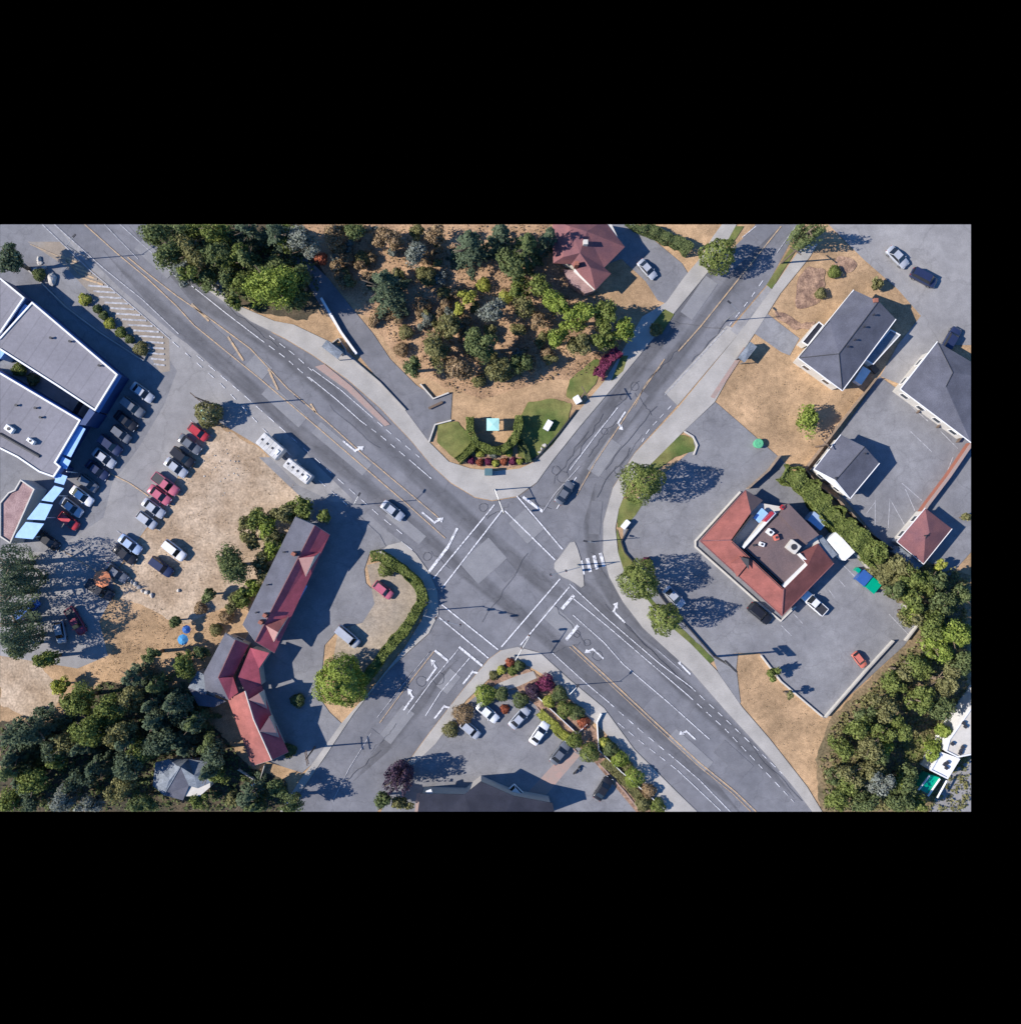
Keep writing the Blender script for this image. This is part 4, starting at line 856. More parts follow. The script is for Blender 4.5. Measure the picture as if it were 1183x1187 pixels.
roof_faces(dict(b=(284, 801, rz2), c=(294, 834, rz2), d=(315, 881, rz2), e=(334, 872, e), h=(314, 829, e), i=(303, 795, e)), [['b', 'i', 'h', 'c'], ['c', 'h', 'e', 'd']], M['redroof'], ml, 'crimson_roof_slope')
roof_faces(dict(a=(276, 785, rz - .6), b=(290, 751, 4.4), c=(312, 757, e), d=(300, 775, e), e=(303, 796, e), f=(284, 802, rz2 - .2)), [['a', 'b', 'c', 'd'], ['a', 'd', 'e', 'f']], M['redroof'], ml, 'crimson_roof_slope')
walls(inset(wpoly([(276, 785), (290, 751), (312, 757), (300, 775), (303, 796), (284, 802)], e), .2), e - .25, M['stucco'], ml)
w3 = wpoly([(265, 811), (303, 796), (314, 829), (333, 872), (292, 887), (279, 852)], e); walls(inset(w3, .9), e - .12, M['stucco'], ml)
ridge_cap(dict(b=(284, 801, rz2), c=(294, 834, rz2), d=(315, 881, rz2)), ['b', 'c', 'd'], M['cream'], ml)
gable_fill(dict(f=(292, 888, e), d=(315, 881, rz2), e=(334, 872, e)), ['f', 'd', 'e'], M['stucco'], ml)
dormer(ml, (288, 811, rz2 + .1), (300, 804, rz2 - .2), (309, 822, e + .6), (306, 800, e + .5), 'dormer', 'redroof')
dormer(ml, (301, 848, rz2 + .1), (312, 831, rz2 - .2), (323, 855, e + .6), (315, 829, e + .5), 'dormer', 'redroof')
windows(inset(w3, .9), e, ml, 3.2, (.9,), (1.3, 1.2)); windows(inset(w1, .3), e, ml, 3.2, (.9,), (1.3, 1.2))
# ---- maroon house at the top
mh = rootat('maroon_roof_house', 'house with maroon hipped roof and white terrace edge, shaded by tall trees', 'house')
e, rz = 4.2, 6.6
hp = [(652, 300), (640, 262), (655, 245), (705, 245), (724, 286), (700, 310), (708, 317), (691, 336), (680, 325), (665, 310)]
walls(inset(wpoly(hp, e), .4), e - .1, M['cream'], mh)
V = dict(a=(641, 305, e), b=(652, 298, rz - .8), c=(672, 293, rz), d=(680, 268, rz), e=(700, 255, e), f=(724, 286, e), g=(700, 310, e), h=(708, 317, e), i=(690, 336, e), j=(672, 318, e + .2), k=(684, 310, rz - .8), l=(662, 306, e), m=(640, 255, e), n=(660, 262, rz))
roof_faces(V, [['d', 'e', 'f'], ['d', 'f', 'g', 'c'], ['c', 'g', 'k'], ['k', 'g', 'h'], ['k', 'h', 'i'], ['k', 'i', 'j'], ['c', 'k', 'j'], ['c', 'j', 'l', 'b'], ['b', 'l', 'a'], ['n', 'd', 'c', 'b'], ['n', 'm', 'e', 'd'], ['n', 'b', 'a', 'm']], M['maroon'], mh)
for a, b in (((666, 312), (690, 334)),):
    p0, p1 = W(*a, 3.0), W(*b, 3.0); rb = ribbon_pts([p0, p1], .5); bm = bmesh.new(); poly_prism(bm, [rb[0][0], rb[1][0], rb[1][1], rb[0][1]], 2.2, 3.0); link('terrace_edge', bm_mesh(bm, 'terrace_edge'), M['white'], mh)
bm = bmesh.new(); fl = wpoly([(653, 312), (664, 313), (688, 337), (678, 340), (660, 328)], 2.2); poly_prism(bm, fl, 0, 2.2); link('terrace', bm_mesh(bm, 'terrace'), M['patio'], mh)
p = W(678, 282, rz); box_obj('chimney', -.4, .4, -.4, .4, -1.6, .9, M['cream'], mh, .02, p)
box_obj('chimney', -.35, .35, -.35, .35, -1.6, .7, M['brick'], mh, .02, W(668, 306, rz - .4))
windows(inset(wpoly(hp, e), .4), e, mh, 3.2, (1.0,), (1.3, 1.3))
# ---- grey gabled house
gh = rootat('grey_gabled_house', 'large charcoal-roofed house with white trim beside the bark island', 'house')
e, rz = 4.8, 7.0
hp = [(990, 337), (1038, 370), (977, 452), (925, 415)]
o = inset(wpoly(hp, e), .5); walls(o, e - .1, M['cream'], gh)
V = dict(a=(989, 336, e), b=(1018, 349, rz), c=(1038, 370, e), d=(976, 453, e), r=(972, 410, rz), f=(925, 415, e), h=(961, 372, rz - .9))
roof_faces(V, [['a', 'b', 'r', 'h'], ['a', 'h', 'f'], ['h', 'r', 'f'], ['r', 'd', 'f'], ['b', 'c', 'd', 'r']], M['shingle'], gh)
gable_fill(V, ['a', 'b', 'c'], M['cream'], gh)
ridge_cap(V, ['b', 'r', 'f'], M['dark'], gh, .07); ridge_cap(V, ['r', 'd'], M['dark'], gh, .07); ridge_cap(V, ['h', 'f'], M['dark'], gh, .07)
for a, b in (('c', 'd'), ('f', 'a'), ('f', 'd')): ridge_cap(V, [a, b], M['white'], gh, .09, 'gutter')
for x, y in ((1012, 365), (1001, 379), (990, 394), (982, 402)): vent_pipe(x, y, rz - .2, gh, .12, .3)
flat_part([(949, 373), (954, 377), (936, 400), (930, 396)], 3.0, gh, 'cream', 'shingle_dark_and_shade', .2, .12)
flat_part([(1032, 382), (1043, 388), (1012, 422), (1002, 416)], 3.0, gh, 'cream', 'shingle_pale', .3, .15)
walls(wpoly([(1000, 424), (1009, 430), (998, 446), (990, 441)], 1.2), 1.2, M['white'], gh, 'deck'); box_obj('deck_stair', -.8, .8, -.5, .5, 0, .6, M['wood'], gh, 0, W(1012, 428, .6) * Vector((1, 1, 0)) if False else (W(1012, 428, 0)), R(-50))
box_obj('chimney', -.35, .35, -.35, .35, -1, .8, M['brick'], gh, .02, W(1013, 349, rz - .5)); windows(o, e, gh, 3.3, (1.1,), (1.3, 1.3))
# ---- big charcoal house at the east edge
bh = rootat('charcoal_roof_hall', 'broad charcoal hip-roofed hall with white eaves between drive and parking court', 'building')
e, rz = 4.4, 6.4
o = inset(wpoly([(1082, 402), (1135, 425), (1160, 470), (1124, 510), (1043, 450)], e), .45); walls(o, e - .1, M['cream'], bh)
V = dict(a=(1086, 396, e), b=(1160, 440, e), c=(1125, 513, e), d=(1043, 451, e), p=(1104, 432, rz), q=(1096, 448, rz), r=(1160, 500, e))
roof_faces(V, [['a', 'b', 'p'], ['a', 'p', 'q', 'd'], ['d', 'q', 'c'], ['q', 'p', 'b', 'c']], M['shingle'], bh)
for a, b in (('a', 'd'), ('d', 'c')): ridge_cap(V, [a, b], M['white'], bh, .1, 'gutter')
ridge_cap(V, ['a', 'p', 'q'], M['dark'], bh, .07); windows(o, e, bh, 3.0, (1.0,), (1.4, 1.2))
for i in range(6):
    p = W(1053 + i * 11.5, 466 + i * 8.5, 0); box_obj('deck_frame', -.9, .9, -.06, .06, 0, 1.0, M['wood'], bh, 0, p, R(-37 + (90 if i % 2 else 0)))
# ---- small grey gabled hall
sh = rootat('small_grey_gabled_hall', 'small grey gable-roofed hall with white barge boards standing in a paved yard', 'building')
e, rz = 3.9, 5.4
hp = [(975, 505), (1018, 536), (985, 577), (944, 544)]
o = inset(wpoly(hp, e), .35); walls(o, e - .1, M['cream'], sh)
V = dict(a=(974, 504, e), b=(1002, 518, rz), c=(1019, 537, e), d=(985, 578, e), f=(968, 557, rz), g=(943, 544, e))
roof_faces(V, [['a', 'b', 'f', 'g'], ['b', 'c', 'd', 'f']], M['shingle'], sh); gable_fill(V, ['a', 'b', 'c'], M['cream'], sh); gable_fill(V, ['g', 'f', 'd'], M['white'], sh)
for a in (['g', 'f', 'd'], ['c', 'd'], ['a', 'g']): ridge_cap(V, a, M['white'], sh, .08, 'barge_board')
ridge_cap(V, ['b', 'f'], M['dark'], sh, .07); vent_pipe(1002, 526, rz - .4, sh, .12, .3); vent_pipe(968, 554, rz - .1, sh, .12, .3); windows(o, e, sh, 3.0, (1.0,), (1.2, 1.2)); door(o, 0, .5, sh)
# ---- pyramid-roofed outbuilding
pb = rootat('brown_pyramid_roof_house', 'small outbuilding with brown pyramid roof and pale lean-to against the green strip', 'house')
e, rz = 3.4, 5.4
hp = [(1072, 590), (1102, 613), (1071, 653), (1040, 628)]
o = inset(wpoly(hp, e), .3); walls(o, e - .1, M['cream'], pb)
V = dict(a=(1072, 589, e), b=(1103, 613, e), c=(1070, 654, e), d=(1039, 628, e), p=(1077, 618, rz), q=(1072, 624, rz))
roof_faces(V, [['a', 'b', 'p'], ['b', 'c', 'q', 'p'], ['c', 'd', 'q'], ['d', 'a', 'p', 'q']], M['maroon'], pb)
for a in (['a', 'd'], ['d', 'c'], ['b', 'c']): ridge_cap(V, a, M['white'], pb, .07, 'gutter')
ridge_cap(V, ['p', 'q'], M['dark'], pb, .07); vent_pipe(1072, 621, rz, pb, .12, .3); windows(o, e, pb, 3.0, (1.0,), (1.2, 1.2))
walls(wpoly([(1042, 633), (1070, 655), (1062, 661), (1035, 640)], 2.6), 2.6, M['shingle_pale'], pb, 'lean_to')
# ---- restaurant
rs = rootat('restaurant', 'restaurant with red mansard roof around a sunken brown flat deck carrying rooftop units', 'restaurant')
e, d1 = 3.2, 5.6
V = dict(a=(864, 568, e), b=(811, 627, e), c=(906, 714, e), d=(966, 653, e), f=(952, 638, e + .2), a2=(870, 594, d1), b2=(847, 626, d1), c2=(908, 683, d1), d2=(936, 655, d1), g=(940, 640, d1), h=(947, 620, e), a3=(883, 579, e))
body = wpoly([(864, 570), (813, 627), (906, 711), (964, 652), (948, 618), (912, 585), (883, 580)], e)
walls(inset(body, .5), e - .1, M['cream'], rs)
roof_faces(V, [['a', 'b', 'b2', 'a2'], ['b', 'c', 'c2', 'b2'], ['c', 'd', 'd2', 'c2']], M['redtile'], rs, 'mansard_roof', .18)
roof_faces(dict(a=V['a'], a2=V['a2'], a3=(884, 580, e)), [['a', 'a2', 'a3']], M['gravelroof'], rs, 'side_roof_slope')
roof_faces(dict(d=V['d'], d2=V['d2'], g=(925, 642, 4.6), f=(948, 630, 3.4)), [['d', 'd2', 'g', 'f']], M['redtile'], rs, 'mansard_roof', .18)
ring = wpoly([(870, 594), (847, 626), (908, 683), (938, 655), (926, 642), (940, 630), (902, 593)], d1)
walls(inset(wpoly([(903, 596), (860, 634), (908, 678), (936, 655), (925, 642), (938, 629)], 4.3), .1), 4.3, M['gravelroof'], rs, 'flat_deck', 0)
walls(wpoly([(914, 584), (903, 596), (934, 630), (949, 620)], 4.7), 4.7, M['gravelroof'], rs, 'raised_deck', 0)
for a, b, z, w_, m in (((898, 594), (861, 635), 5.0, .45, 'white'), ((859, 636), (908, 681), 4.9, .16, 'dark'), ((908, 681), (937, 653), 5.2, .55, 'white'), ((937, 653), (926, 642), 5.1, .4, 'white'), ((872, 597), (848, 628), 5.5, .3, 'dark'), ((848, 628), (907, 683), 5.55, .2, 'dark'), ((896, 594), (886, 604), 5.2, .5, 'p_red')):
    rb = ribbon_pts([W(*a, z), W(*b, z)], w_); bm = bmesh.new(); poly_prism(bm, [rb[0][0], rb[1][0], rb[1][1], rb[0][1]], 4.0, z); link('parapet', bm_mesh(bm, 'parapet'), M[m], rs)
walls(wpoly([(883, 589), (890, 595), (880, 606), (873, 600)], 4.4), 4.4, M['awning'], rs, 'skylight', 4.0)
hvac(920, 634, 4.3, 2.0, 1.8, 1.1, -38, rs, 'cream'); hvac(893, 617, 4.3, 1.2, .9, .9, -38, rs); hvac(900, 623, 4.3, .8, 1.0, .8, 20, rs, 'p_salmon'); hvac(883, 631, 4.3, 1.0, .7, .5, -20, rs); vent_pipe(873, 632, 4.4, rs); hvac(907, 588, 4.5, .7, .7, .6, -38, rs, 'p_red')
v = dict(p=(858, 646, d1 + .3), q=(868, 652, d1 + .2), r=(846, 653, e + .6), s=(854, 669, e + .4), t=(866, 661, 4.6))
roof_faces(v, [['p', 'q', 's', 'r']], M['redtile'], rs, 'entry_roof'); gable_fill(dict(a=(857, 645, d1 + .2), b=(868, 648, d1 + .9), c=(868, 660, d1)), ['a', 'b', 'c'], M['dark'], rs, .1)
ridge_cap(V, ['c', 'c2'], M['maroon'], rs, .1); ridge_cap(V, ['b', 'b2'], M['maroon'], rs, .1)
for a in (['b', 'c'], ['a', 'b'], ['c', 'd']): ridge_cap(V, a, M['maroon'], rs, .09, 'gutter')
windows(inset(body, .5), e, rs, 2.8, (.8,), (1.8, 1.5)); door(inset(body, .5), 2, .5, rs)
roof_faces(dict(a=(944, 622, 2.9), b=(952, 620, 2.9), c=(970, 643, 2.7), d=(961, 650, 2.7)), [['a', 'b', 'c', 'd']], M['shingle_pale'], rs, 'service_canopy', .08)
# white planter wall round the restaurant
wall_run('planter_wall', [(858, 570), (806, 627), (806, 634), (878, 698), (905, 720), (922, 703)], .5, .3, M['cream'], 'low cream planter wall wrapping the red-roofed restaurant', 'wall')
# ---- bottom edge
br = rootat('brick_apartment', 'building with shade-painted dark roof, terracotta terrace and balcony edge, south of the courtyard lot', 'building')
V = dict(a=(487, 917, 5.0), b=(560, 912, 6.6), c=(640, 938, 5.0), d=(640, 985, 5), f=(480, 985, 5), g=(560, 990, 6.6))
walls(inset(wpoly([(487, 920), (538, 921), (557, 906), (596, 923), (640, 931), (652, 985), (478, 985)], 5), .35), 4.85, M['stucco'], br)
roof_faces(dict(a=(487, 920, 5), b=(538, 921, 5.4), c=(557, 906, 5.8), d=(596, 923, 5.4), f=(640, 931, 5.0), g=(652, 985, 5.0), k=(560, 990, 6.6), l=(478, 985, 5)), [['a', 'b', 'k', 'l'], ['b', 'c', 'd', 'k'], ['d', 'f', 'g', 'k']], M['shingle_dark_and_shade'], br)  # outline follows a cast shadow, its shade painted in as the dark roof
box_obj('balcony', -1.6, 1.6, -.5, .5, 4.2, 4.4, M['white'], br, 0, W(500, 926, 4.4) * Vector((1, 1, 0)) if False else (W(500, 926, 4.4).x, W(500, 926, 4.4).y, 0), R(-70))
# ---- bottom-left pale house
ph = rootat('pale_shingle_house', 'small house with pale weathered cross-gabled roof enclosed by dark trees', 'house')
e, rz = 4.0, 6.2
o = wpoly([(200, 878), (222, 882), (246, 885), (246, 914), (232, 926), (210, 926), (177, 911), (180, 890)], e); walls(inset(o, .4), e - .1, M['cream'], ph)
V = dict(a=(180, 884, e), b=(196, 880, e), c=(205, 888, rz - .6), d=(196, 905, rz - .8), k=(177, 911, e), f=(190, 922, e), p=(209, 889, rz), g=(212, 928, e), h=(219, 911, e + .3), i=(229, 914, e), j=(225, 899, rz - .6), l=(247, 884, e), m=(249, 905, e), n=(218, 880, e))
roof_faces(V, [['a', 'b', 'c', 'd', 'k'], ['k', 'd', 'f'], ['p', 'd', 'f'], ['c', 'p', 'd'], ['b', 'n', 'p', 'c'], ['p', 'n', 'l', 'j'], ['j', 'l', 'm', 'i'], ['p', 'j', 'h'], ['j', 'i', 'h']], M['shingle_pale'], ph)
roof_faces(dict(p=(209, 889, rz), f=(190, 922, e), g=(212, 928, e), h=(219, 911, e + .3)), [['p', 'f', 'g', 'h']], M['shingle'], ph, 'gable_roof')
ridge_cap(V, ['p', 'f'], M['shingle_pale'], ph, .1); windows(inset(o, .4), e, ph, 3, (1.,), (1.1, 1.1))
# ---- white building bottom right
wb = rootat('white_flat_building', 'white stepped building with black roof vents and glazed teal conservatory at the plot edge', 'building')
flat_part([(1100, 857), (1140, 800), (1150, 870), (1110, 878), (1096, 871)], 4.6, wb, 'white', 'cream', .3, .25)
flat_part([(1090, 872), (1112, 880), (1098, 903), (1078, 893)], 4.0, wb, 'white', 'white', .3, .25)
for x, y in ((1103, 862), (1113, 870), (1115, 866), (1112, 873), (1118, 842), (1116, 838), (1094, 886), (1097, 884), (1096, 890)): box_obj('roof_vent', -.3, .3, -.25, .25, 0, .35, M['dark'], wb, .02, W(x, y, 4.0 if y > 880 else 4.62), R(55))
walls(wpoly([(1077, 898), (1090, 902), (1078, 922), (1064, 914)], 2.6), 2.6, M['p_green'], wb, 'conservatory')
for a, b in (((1089, 903), (1075, 923)), ((1077, 899), (1064, 916)), ((1097, 905), (1086, 925))):
    bm = bmesh.new(); tube(bm, W(*a, 2.8), W(*b, 2.8), .16); link('white_rafter', bm_mesh(bm, 'white_rafter'), M['white'], wb)
# ---- kiosk, shelters, trailers, container
def small_roofed(name, px, py, sx, sy, h, deg, roof, wallm, label, cat, open_=True):
    p = W(px, py, h); t = empty(name, (p.x, p.y, .02), label, cat, None, R(deg))
    for x in (-1, 1):
        for y in (-1, 1): box_obj('post', x * (sx / 2 - .15) - .06, x * (sx / 2 - .15) + .06, y * (sy / 2 - .15) - .06, y * (sy / 2 - .15) + .06, 0, h - .1, M[wallm], t)
    bm = bmesh.new(); bx(bm, -sx / 2, sx / 2, -sy / 2, sy / 2, h - .12, h); 
    v = [bm.verts.new(q) for q in ((-sx / 2 + .1, -sy / 2 + .1, h), (sx / 2 - .1, -sy / 2 + .1, h), (sx / 2 - .1, sy / 2 - .1, h), (-sx / 2 + .1, sy / 2 - .1, h))]; c = bm.verts.new((0, 0, h + .18))
    for i in range(4): bm.faces.new((v[i], v[(i + 1) % 4], c))
    link('roof', bm_mesh(bm, 'roof'), M[roof], t)
    if not open_: box_obj('back_panel', -sx / 2 + .2, sx / 2 - .2, sy / 2 - .2, sy / 2 - .14, .2, h - .3, M['glass'], t)
    box_obj('bench', -sx / 2 + .4, sx / 2 - .4, sy / 2 - .7, sy / 2 - .3, .42, .48, M['wood'], t)
    return t
small_roofed('kiosk', 571, 492, 2.2, 2.2, 2.5, 0, 'mint', 'steel', 'square mint-roofed kiosk standing inside the U-shaped hedge', 'kiosk')
small_roofed('kiosk', 236, 481, 1.5, 1.5, 2.2, -20, 'mint', 'wood', 'small mint-roofed box half hidden by the round tree at the edge of the dirt lot', 'kiosk')
small_roofed('bus_shelter', 385, 405, 3.6, 1.5, 2.5, -38, 'shingle_pale', 'steel', 'grey bus shelter on the sidewalk between highway and sloping drive', 'bus shelter', False)
small_roofed('bus_shelter', 866, 408, 3.6, 1.5, 2.5, 52, 'shingle_pale', 'steel', 'grey bus shelter at the corner of the dry grass plot', 'bus shelter', False)
def trailer(px, py, L, wd, h, deg, label, group, vents=4):
    p = W(px, py, h); t = empty('box_trailer', (p.x, p.y, .0021 * SHEET[0] + .01), label, 'trailer', group, R(deg))
    box_obj('body', -L / 2, L / 2, -wd / 2, wd / 2, .55, h, M['grimy'], t, .10)
    for i in range(1, 6): box_obj('roof_rib', -L / 2 + L * i / 6 - .03, -L / 2 + L * i / 6 + .03, -wd / 2 + .1, wd / 2 - .1, h - .02, h + .035, M['grimy'], t)
    box_obj('roof_box', L * .30, L * .42, -.45, .45, h - .02, h + .22, M['white'], t, .04)
    for i in range(vents): box_obj('roof_vent', -L / 2 + L * (i + .5) / vents - .18, -L / 2 + L * (i + .5) / vents + .18, -.18, .18, h, h + .12, M['dark'], t, .02)
    for x in (-L * .12, L * .12):
        for y in (-1, 1): bm = bmesh.new(); tube(bm, (x, y * wd * .5 - .15, .38), (x, y * wd * .5 + .05, .38), .38, seg=14); link('wheel', bm_mesh(bm, 'wheel'), M['tyre'], t)
    box_obj('side_window', -L * .3, -L * .1, -wd / 2 - .02, -wd / 2 + .02, 1.4, 2.2, M['glass'], t); box_obj('door', L * .15, L * .3, -wd / 2 - .03, -wd / 2 + .02, .7, 2.6, M['cream'], t)
    bm = bmesh.new(); tube(bm, (L / 2, 0, .6), (L / 2 + .9, 0, .5), .07); link('tow_bar', bm_mesh(bm, 'tow_bar'), M['dark'], t); return t
trailer(313, 517, 4.7, 2.5, 3.1, -41, 'white box trailer with four roof vents, the one nearer the mall parking lot', 'white trailers beside the highway', 4)
trailer(345, 546, 5.3, 1.9, 2.8, -38, 'narrower white box trailer, the one nearer the long red-roofed building', 'white trailers beside the highway', 5)
def container(px, py, L, wd, h, deg, m, label, name='storage_container'):
    p = W(px, py, h); t = empty(name, (p.x, p.y, .1), label, 'container', None, R(deg)); bm = bmesh.new(); bx(bm, -L / 2, L / 2, -wd / 2, wd / 2, 0, h); link('body', bm_mesh(bm, 'body'), M[m], t)
    n = int(L / .35)
    bm = bmesh.new()
    for i in range(n): x = -L / 2 + .2 + i * (L - .4) / max(n - 1, 1); bx(bm, x - .05, x + .05, -wd / 2 - .035, wd / 2 + .035, .1, h - .1)
    link('rib', bm_mesh(bm, 'rib'), M[m], t); box_obj('door', L / 2, L / 2 + .05, -wd / 2 + .08, wd / 2 - .08, .1, h - .1, M['steel'], t)
    for y in (-.15, .15): box_obj('lock_bar', L / 2 + .05, L / 2 + .09, y - .02, y + .02, .2, h - .2, M['dark'], t)
    return t
container(974, 633, 4.9, 2.3, 2.6, -48, 'white', 'long white storage container parked behind the restaurant next to the hedge')
container(947, 604, 3.0, 1.9, 2.3, -40, 'p_sky', 'short light blue storage container between the restaurant and the hedge')
# ================================================================ STREET FURNITURE
signal(573, 568, 5.2, 4.5, -70, 'traffic signal mast on the wide concrete corner below the flower bed')
signal(495, 708, 8.0, 6.5, -15, 'tall traffic signal mast on the corner beside the hedged motel lot', 3)
signal(669, 655, 6.0, 5.5, 195, 'traffic signal mast standing on the small traffic island', 2)
signal(596, 760, 5.5, 5.0, 60, 'traffic signal mast on the rounded corner by the garden bed', 2)
power_pole(365, 866, 8.0, 10, 'wooden utility pole at the sidewalk edge below the motel driveway', 2, .14)
power_pole(252, 471, 12.0, 50, 'tall wooden utility pole behind the round tree in the mall lot', 1, .1)
power_pole(673, 461, 7.0, 30, 'utility pole beside the white cabinet on the lawn edge', 1, .1)
power_pole(905, 305, 7.5, 55, 'utility pole on the narrow grass verge of the upper street', 1, .1)
power_pole(945, 518, 5.5, 40, 'short utility pole at the fence of the small grey hall', 1)
lamp_post(418, 585, 8, 1.6, 60, 'galvanised street lamp where the motel entrance meets the highway')
lamp_post(684, 628, 7, 1.5, 170, 'galvanised street lamp on the slip lane sidewalk above the zebra crossing')
lamp_post(840, 372, 8, 1.8, 140, 'galvanised street lamp at the start of the upper bus bay')
lamp_post(102, 300, 8, 1.8, 45, 'galvanised street lamp beside the hatched end of the mall lot')
lamp_post(655, 795, 8, 1.8, 50, 'galvanised street lamp on the sidewalk beside the garden shrubs')
# big pylon sign
p = W(828, 761); t = empty('pylon_sign', (p.x, p.y, .1), 'tall dark pylon sign on a single post at the lower corner of the restaurant lot', 'sign', None, R(-45)); bm = bmesh.new(); tube(bm, (0, 0, 0), (0, 0, 9.5), .22, .16, 12)
link('pole', bm_mesh(bm, 'pole'), M['dark'], t); box_obj('sign_panel', -1.3, 1.3, -.15, .15, 9.6, 10.8, M['dark'], t, .04); box_obj('sign_panel', -.9, .9, -.13, .13, 8.6, 9.3, M['steel'], t, .03)
def cabinet(px, py, sx, sy, h, deg, m, label, cat='utility cabinet', name='utility_cabinet'):
    p = W(px, py, h); t = empty(name, (p.x, p.y, .10), label, cat, None, R(deg)); box_obj('body', -sx / 2, sx / 2, -sy / 2, sy / 2, 0, h, M[m], t, .03)
    box_obj('lid', -sx / 2 - .04, sx / 2 + .04, -sy / 2 - .04, sy / 2 + .04, h, h + .06, M[m], t, .01); box_obj('door', -sx / 2 + .06, sx / 2 - .06, -sy / 2 - .02, -sy / 2 + .01, .08, h - .08, M['steel'], t)
    return t
cabinet(566, 547, 1.3, 1.2, 1.9, 0, 'p_teal', 'teal utility cabinet on the concrete corner in front of the flower bed')
cabinet(669, 463, 1.0, 1.3, 1.3, 30, 'white', 'white utility cabinet at the lawn edge beside the upper street')
cabinet(635, 493, 1.0, 1.8, 1.0, -30, 'white', 'white slab-like monument box on the green corner lawn', 'monument', 'monument')
cabinet(725, 608, 1.6, .8, 1.2, 50, 'white', 'white low sign box at the tip of the grass strip by the restaurant lot', 'sign', 'sign_box')
cabinet(750, 652, .9, .9, 1.2, 20, 'p_rose', 'pink roadside sign box beside the curved shrub shadow', 'sign', 'sign_box')
cabinet(1001, 670, 1.9, 2.3, 1.3, -40, 'p_blue', 'blue dumpster against the green strip wall behind the restaurant', 'dumpster', 'dumpster')
cabinet(1012, 679, 1.9, 2.2, 1.4, -40, 'p_green', 'bright green dumpster behind the restaurant, next to the blue one', 'dumpster', 'dumpster')
cabinet(994, 661, .7, .7, 1.1, -40, 'p_green', 'little green wheeled bin behind the restaurant near the white container', 'bin', 'wheelie_bin')
# round green bin and blue parasols / tubs
def drum(px, py, r, h, m, label, cat, name):
    p = W(px, py, h); t = empty(name, (p.x, p.y, .08), label, cat); bm = bmesh.new(); tube(bm, (0, 0, 0), (0, 0, h), r * .9, r, 18); link('body', bm_mesh(bm, 'body'), m, t)
    bm = bmesh.new(); tube(bm, (0, 0, h), (0, 0, h + .08), r * 1.04, r * .9, 18); tube(bm, (0, 0, h + .08), (0, 0, h + .14), r * .25, r * .2, 8); link('lid', bm_mesh(bm, 'lid'), m, t)
M['greenplastic'] = mat('faded_green_plastic', (.10, .40, .20), (.08, .30, .17), scale=2, fine=8, fine_amt=.2, obj=True); M['blueplastic'] = mat('faded_blue_canvas', (.06, .26, .50), (.04, .20, .42), scale=2, fine=8, fine_amt=.15, obj=True)
drum(879, 514, .85, 1.0, M['greenplastic'], 'round bright green recycling drum at the edge of the restaurant entrance lot', 'recycling bin', 'recycling_drum')
def parasol(px, py, r, h, m, label):
    p = W(px, py, h); t = empty('parasol', (p.x, p.y, 0), label, 'parasol'); bm = bmesh.new(); tube(bm, (0, 0, 0), (0, 0, h), .03); link('pole', bm_mesh(bm, 'pole'), M['white'], t)
    bm = bmesh.new(); c = bm.verts.new((0, 0, h)); c2 = bm.verts.new((0, 0, h - .06)); a = [bm.verts.new((r * math.cos(i * math.pi / 4), r * math.sin(i * math.pi / 4), h - .45)) for i in range(8)]
    for i in range(8): bm.faces.new((c, a[i], a[(i + 1) % 8])); bm.faces.new((c2, a[(i + 1) % 8], a[i]))
    link('canopy', bm_mesh(bm, 'canopy'), m, t)
parasol(211, 742, 1.0, 2.2, M['blueplastic'], 'bright blue parasol between the bushes left of the motel')
parasol(215, 730, .8, 1.9, M['p_blue'], 'darker, smaller blue parasol in tree shade just above the bright one')
parasol(295, 915, 1.0, 2.0, M['blueplastic'], 'bright blue parasol in the garden below the red-roofed motel')
parasol(117, 671, 1.6, 2.4, plain('orange_canvas', (.62, .22, .10), .8), 'orange canvas parasol at the end of the mall parking lot')
bt = empty('log_bench', W(505, 470) + Vector((0, 0, .1)), 'brown log bench by the small paved forecourt above the lawn', 'bench', None, R(25)); box_obj('seat', -1.4, 1.4, -.22, .22, .22, .45, M['wood'], bt, .05)
for x in (-1, 1): box_obj('leg', x - .15, x + .15, -.2, .2, 0, .22, M['wood'], bt, .02)
# ---- walls and fences
wall_run('retaining_wall', [(372, 345), (395, 385), (413, 410)], .9, .35, M['white'], 'white-capped low wall between the dry slope and the sloping drive', 'wall', None, M['white'])
wall_run('retaining_wall', [(385, 397), (392, 392), (400, 404), (402, 411), (440, 443), (470, 475)], .5, .2, M['walk'], 'thin concrete edge wall between the sidewalk and the sloping drive', 'wall')
wall_run('garden_wall', [(497, 512), (504, 492), (523, 487)], .5, .25, M['cream'], 'short pale wall framing the left end of the corner lawn', 'wall')
wall_run('garden_wall', [(487, 445), (502, 462), (520, 455)], .6, .25, M['cream'], 'short pale wall at the mouth of the sloping drive by brown bushes', 'wall')
wall_run('lawn_edge_wall', [(607, 538), (622, 530), (645, 505), (668, 475)], .5, .22, M['dark'], 'dark low edging along the street side of the green corner lawn', 'wall')
wall_run('lot_wall', [(729, 612), (720, 628), (724, 640), (752, 672), (770, 697), (800, 730), (828, 762)], .6, .18, M['dark'], 'dark curved edging between the grass strip and the restaurant lot', 'wall')
wall_run('lot_wall', [(793, 500), (803, 506), (808, 516), (804, 527)], .45, .25, M['cream'], 'short pale curved edging round the tip of the lawn wedge', 'wall')
wall_run('block_wall', [(990, 640), (1030, 683), (1068, 720), (1050, 743)], 1.0, .18, M['cream'], 'cream block wall dividing the restaurant lot from the green strip', 'wall', None, M['walk'])
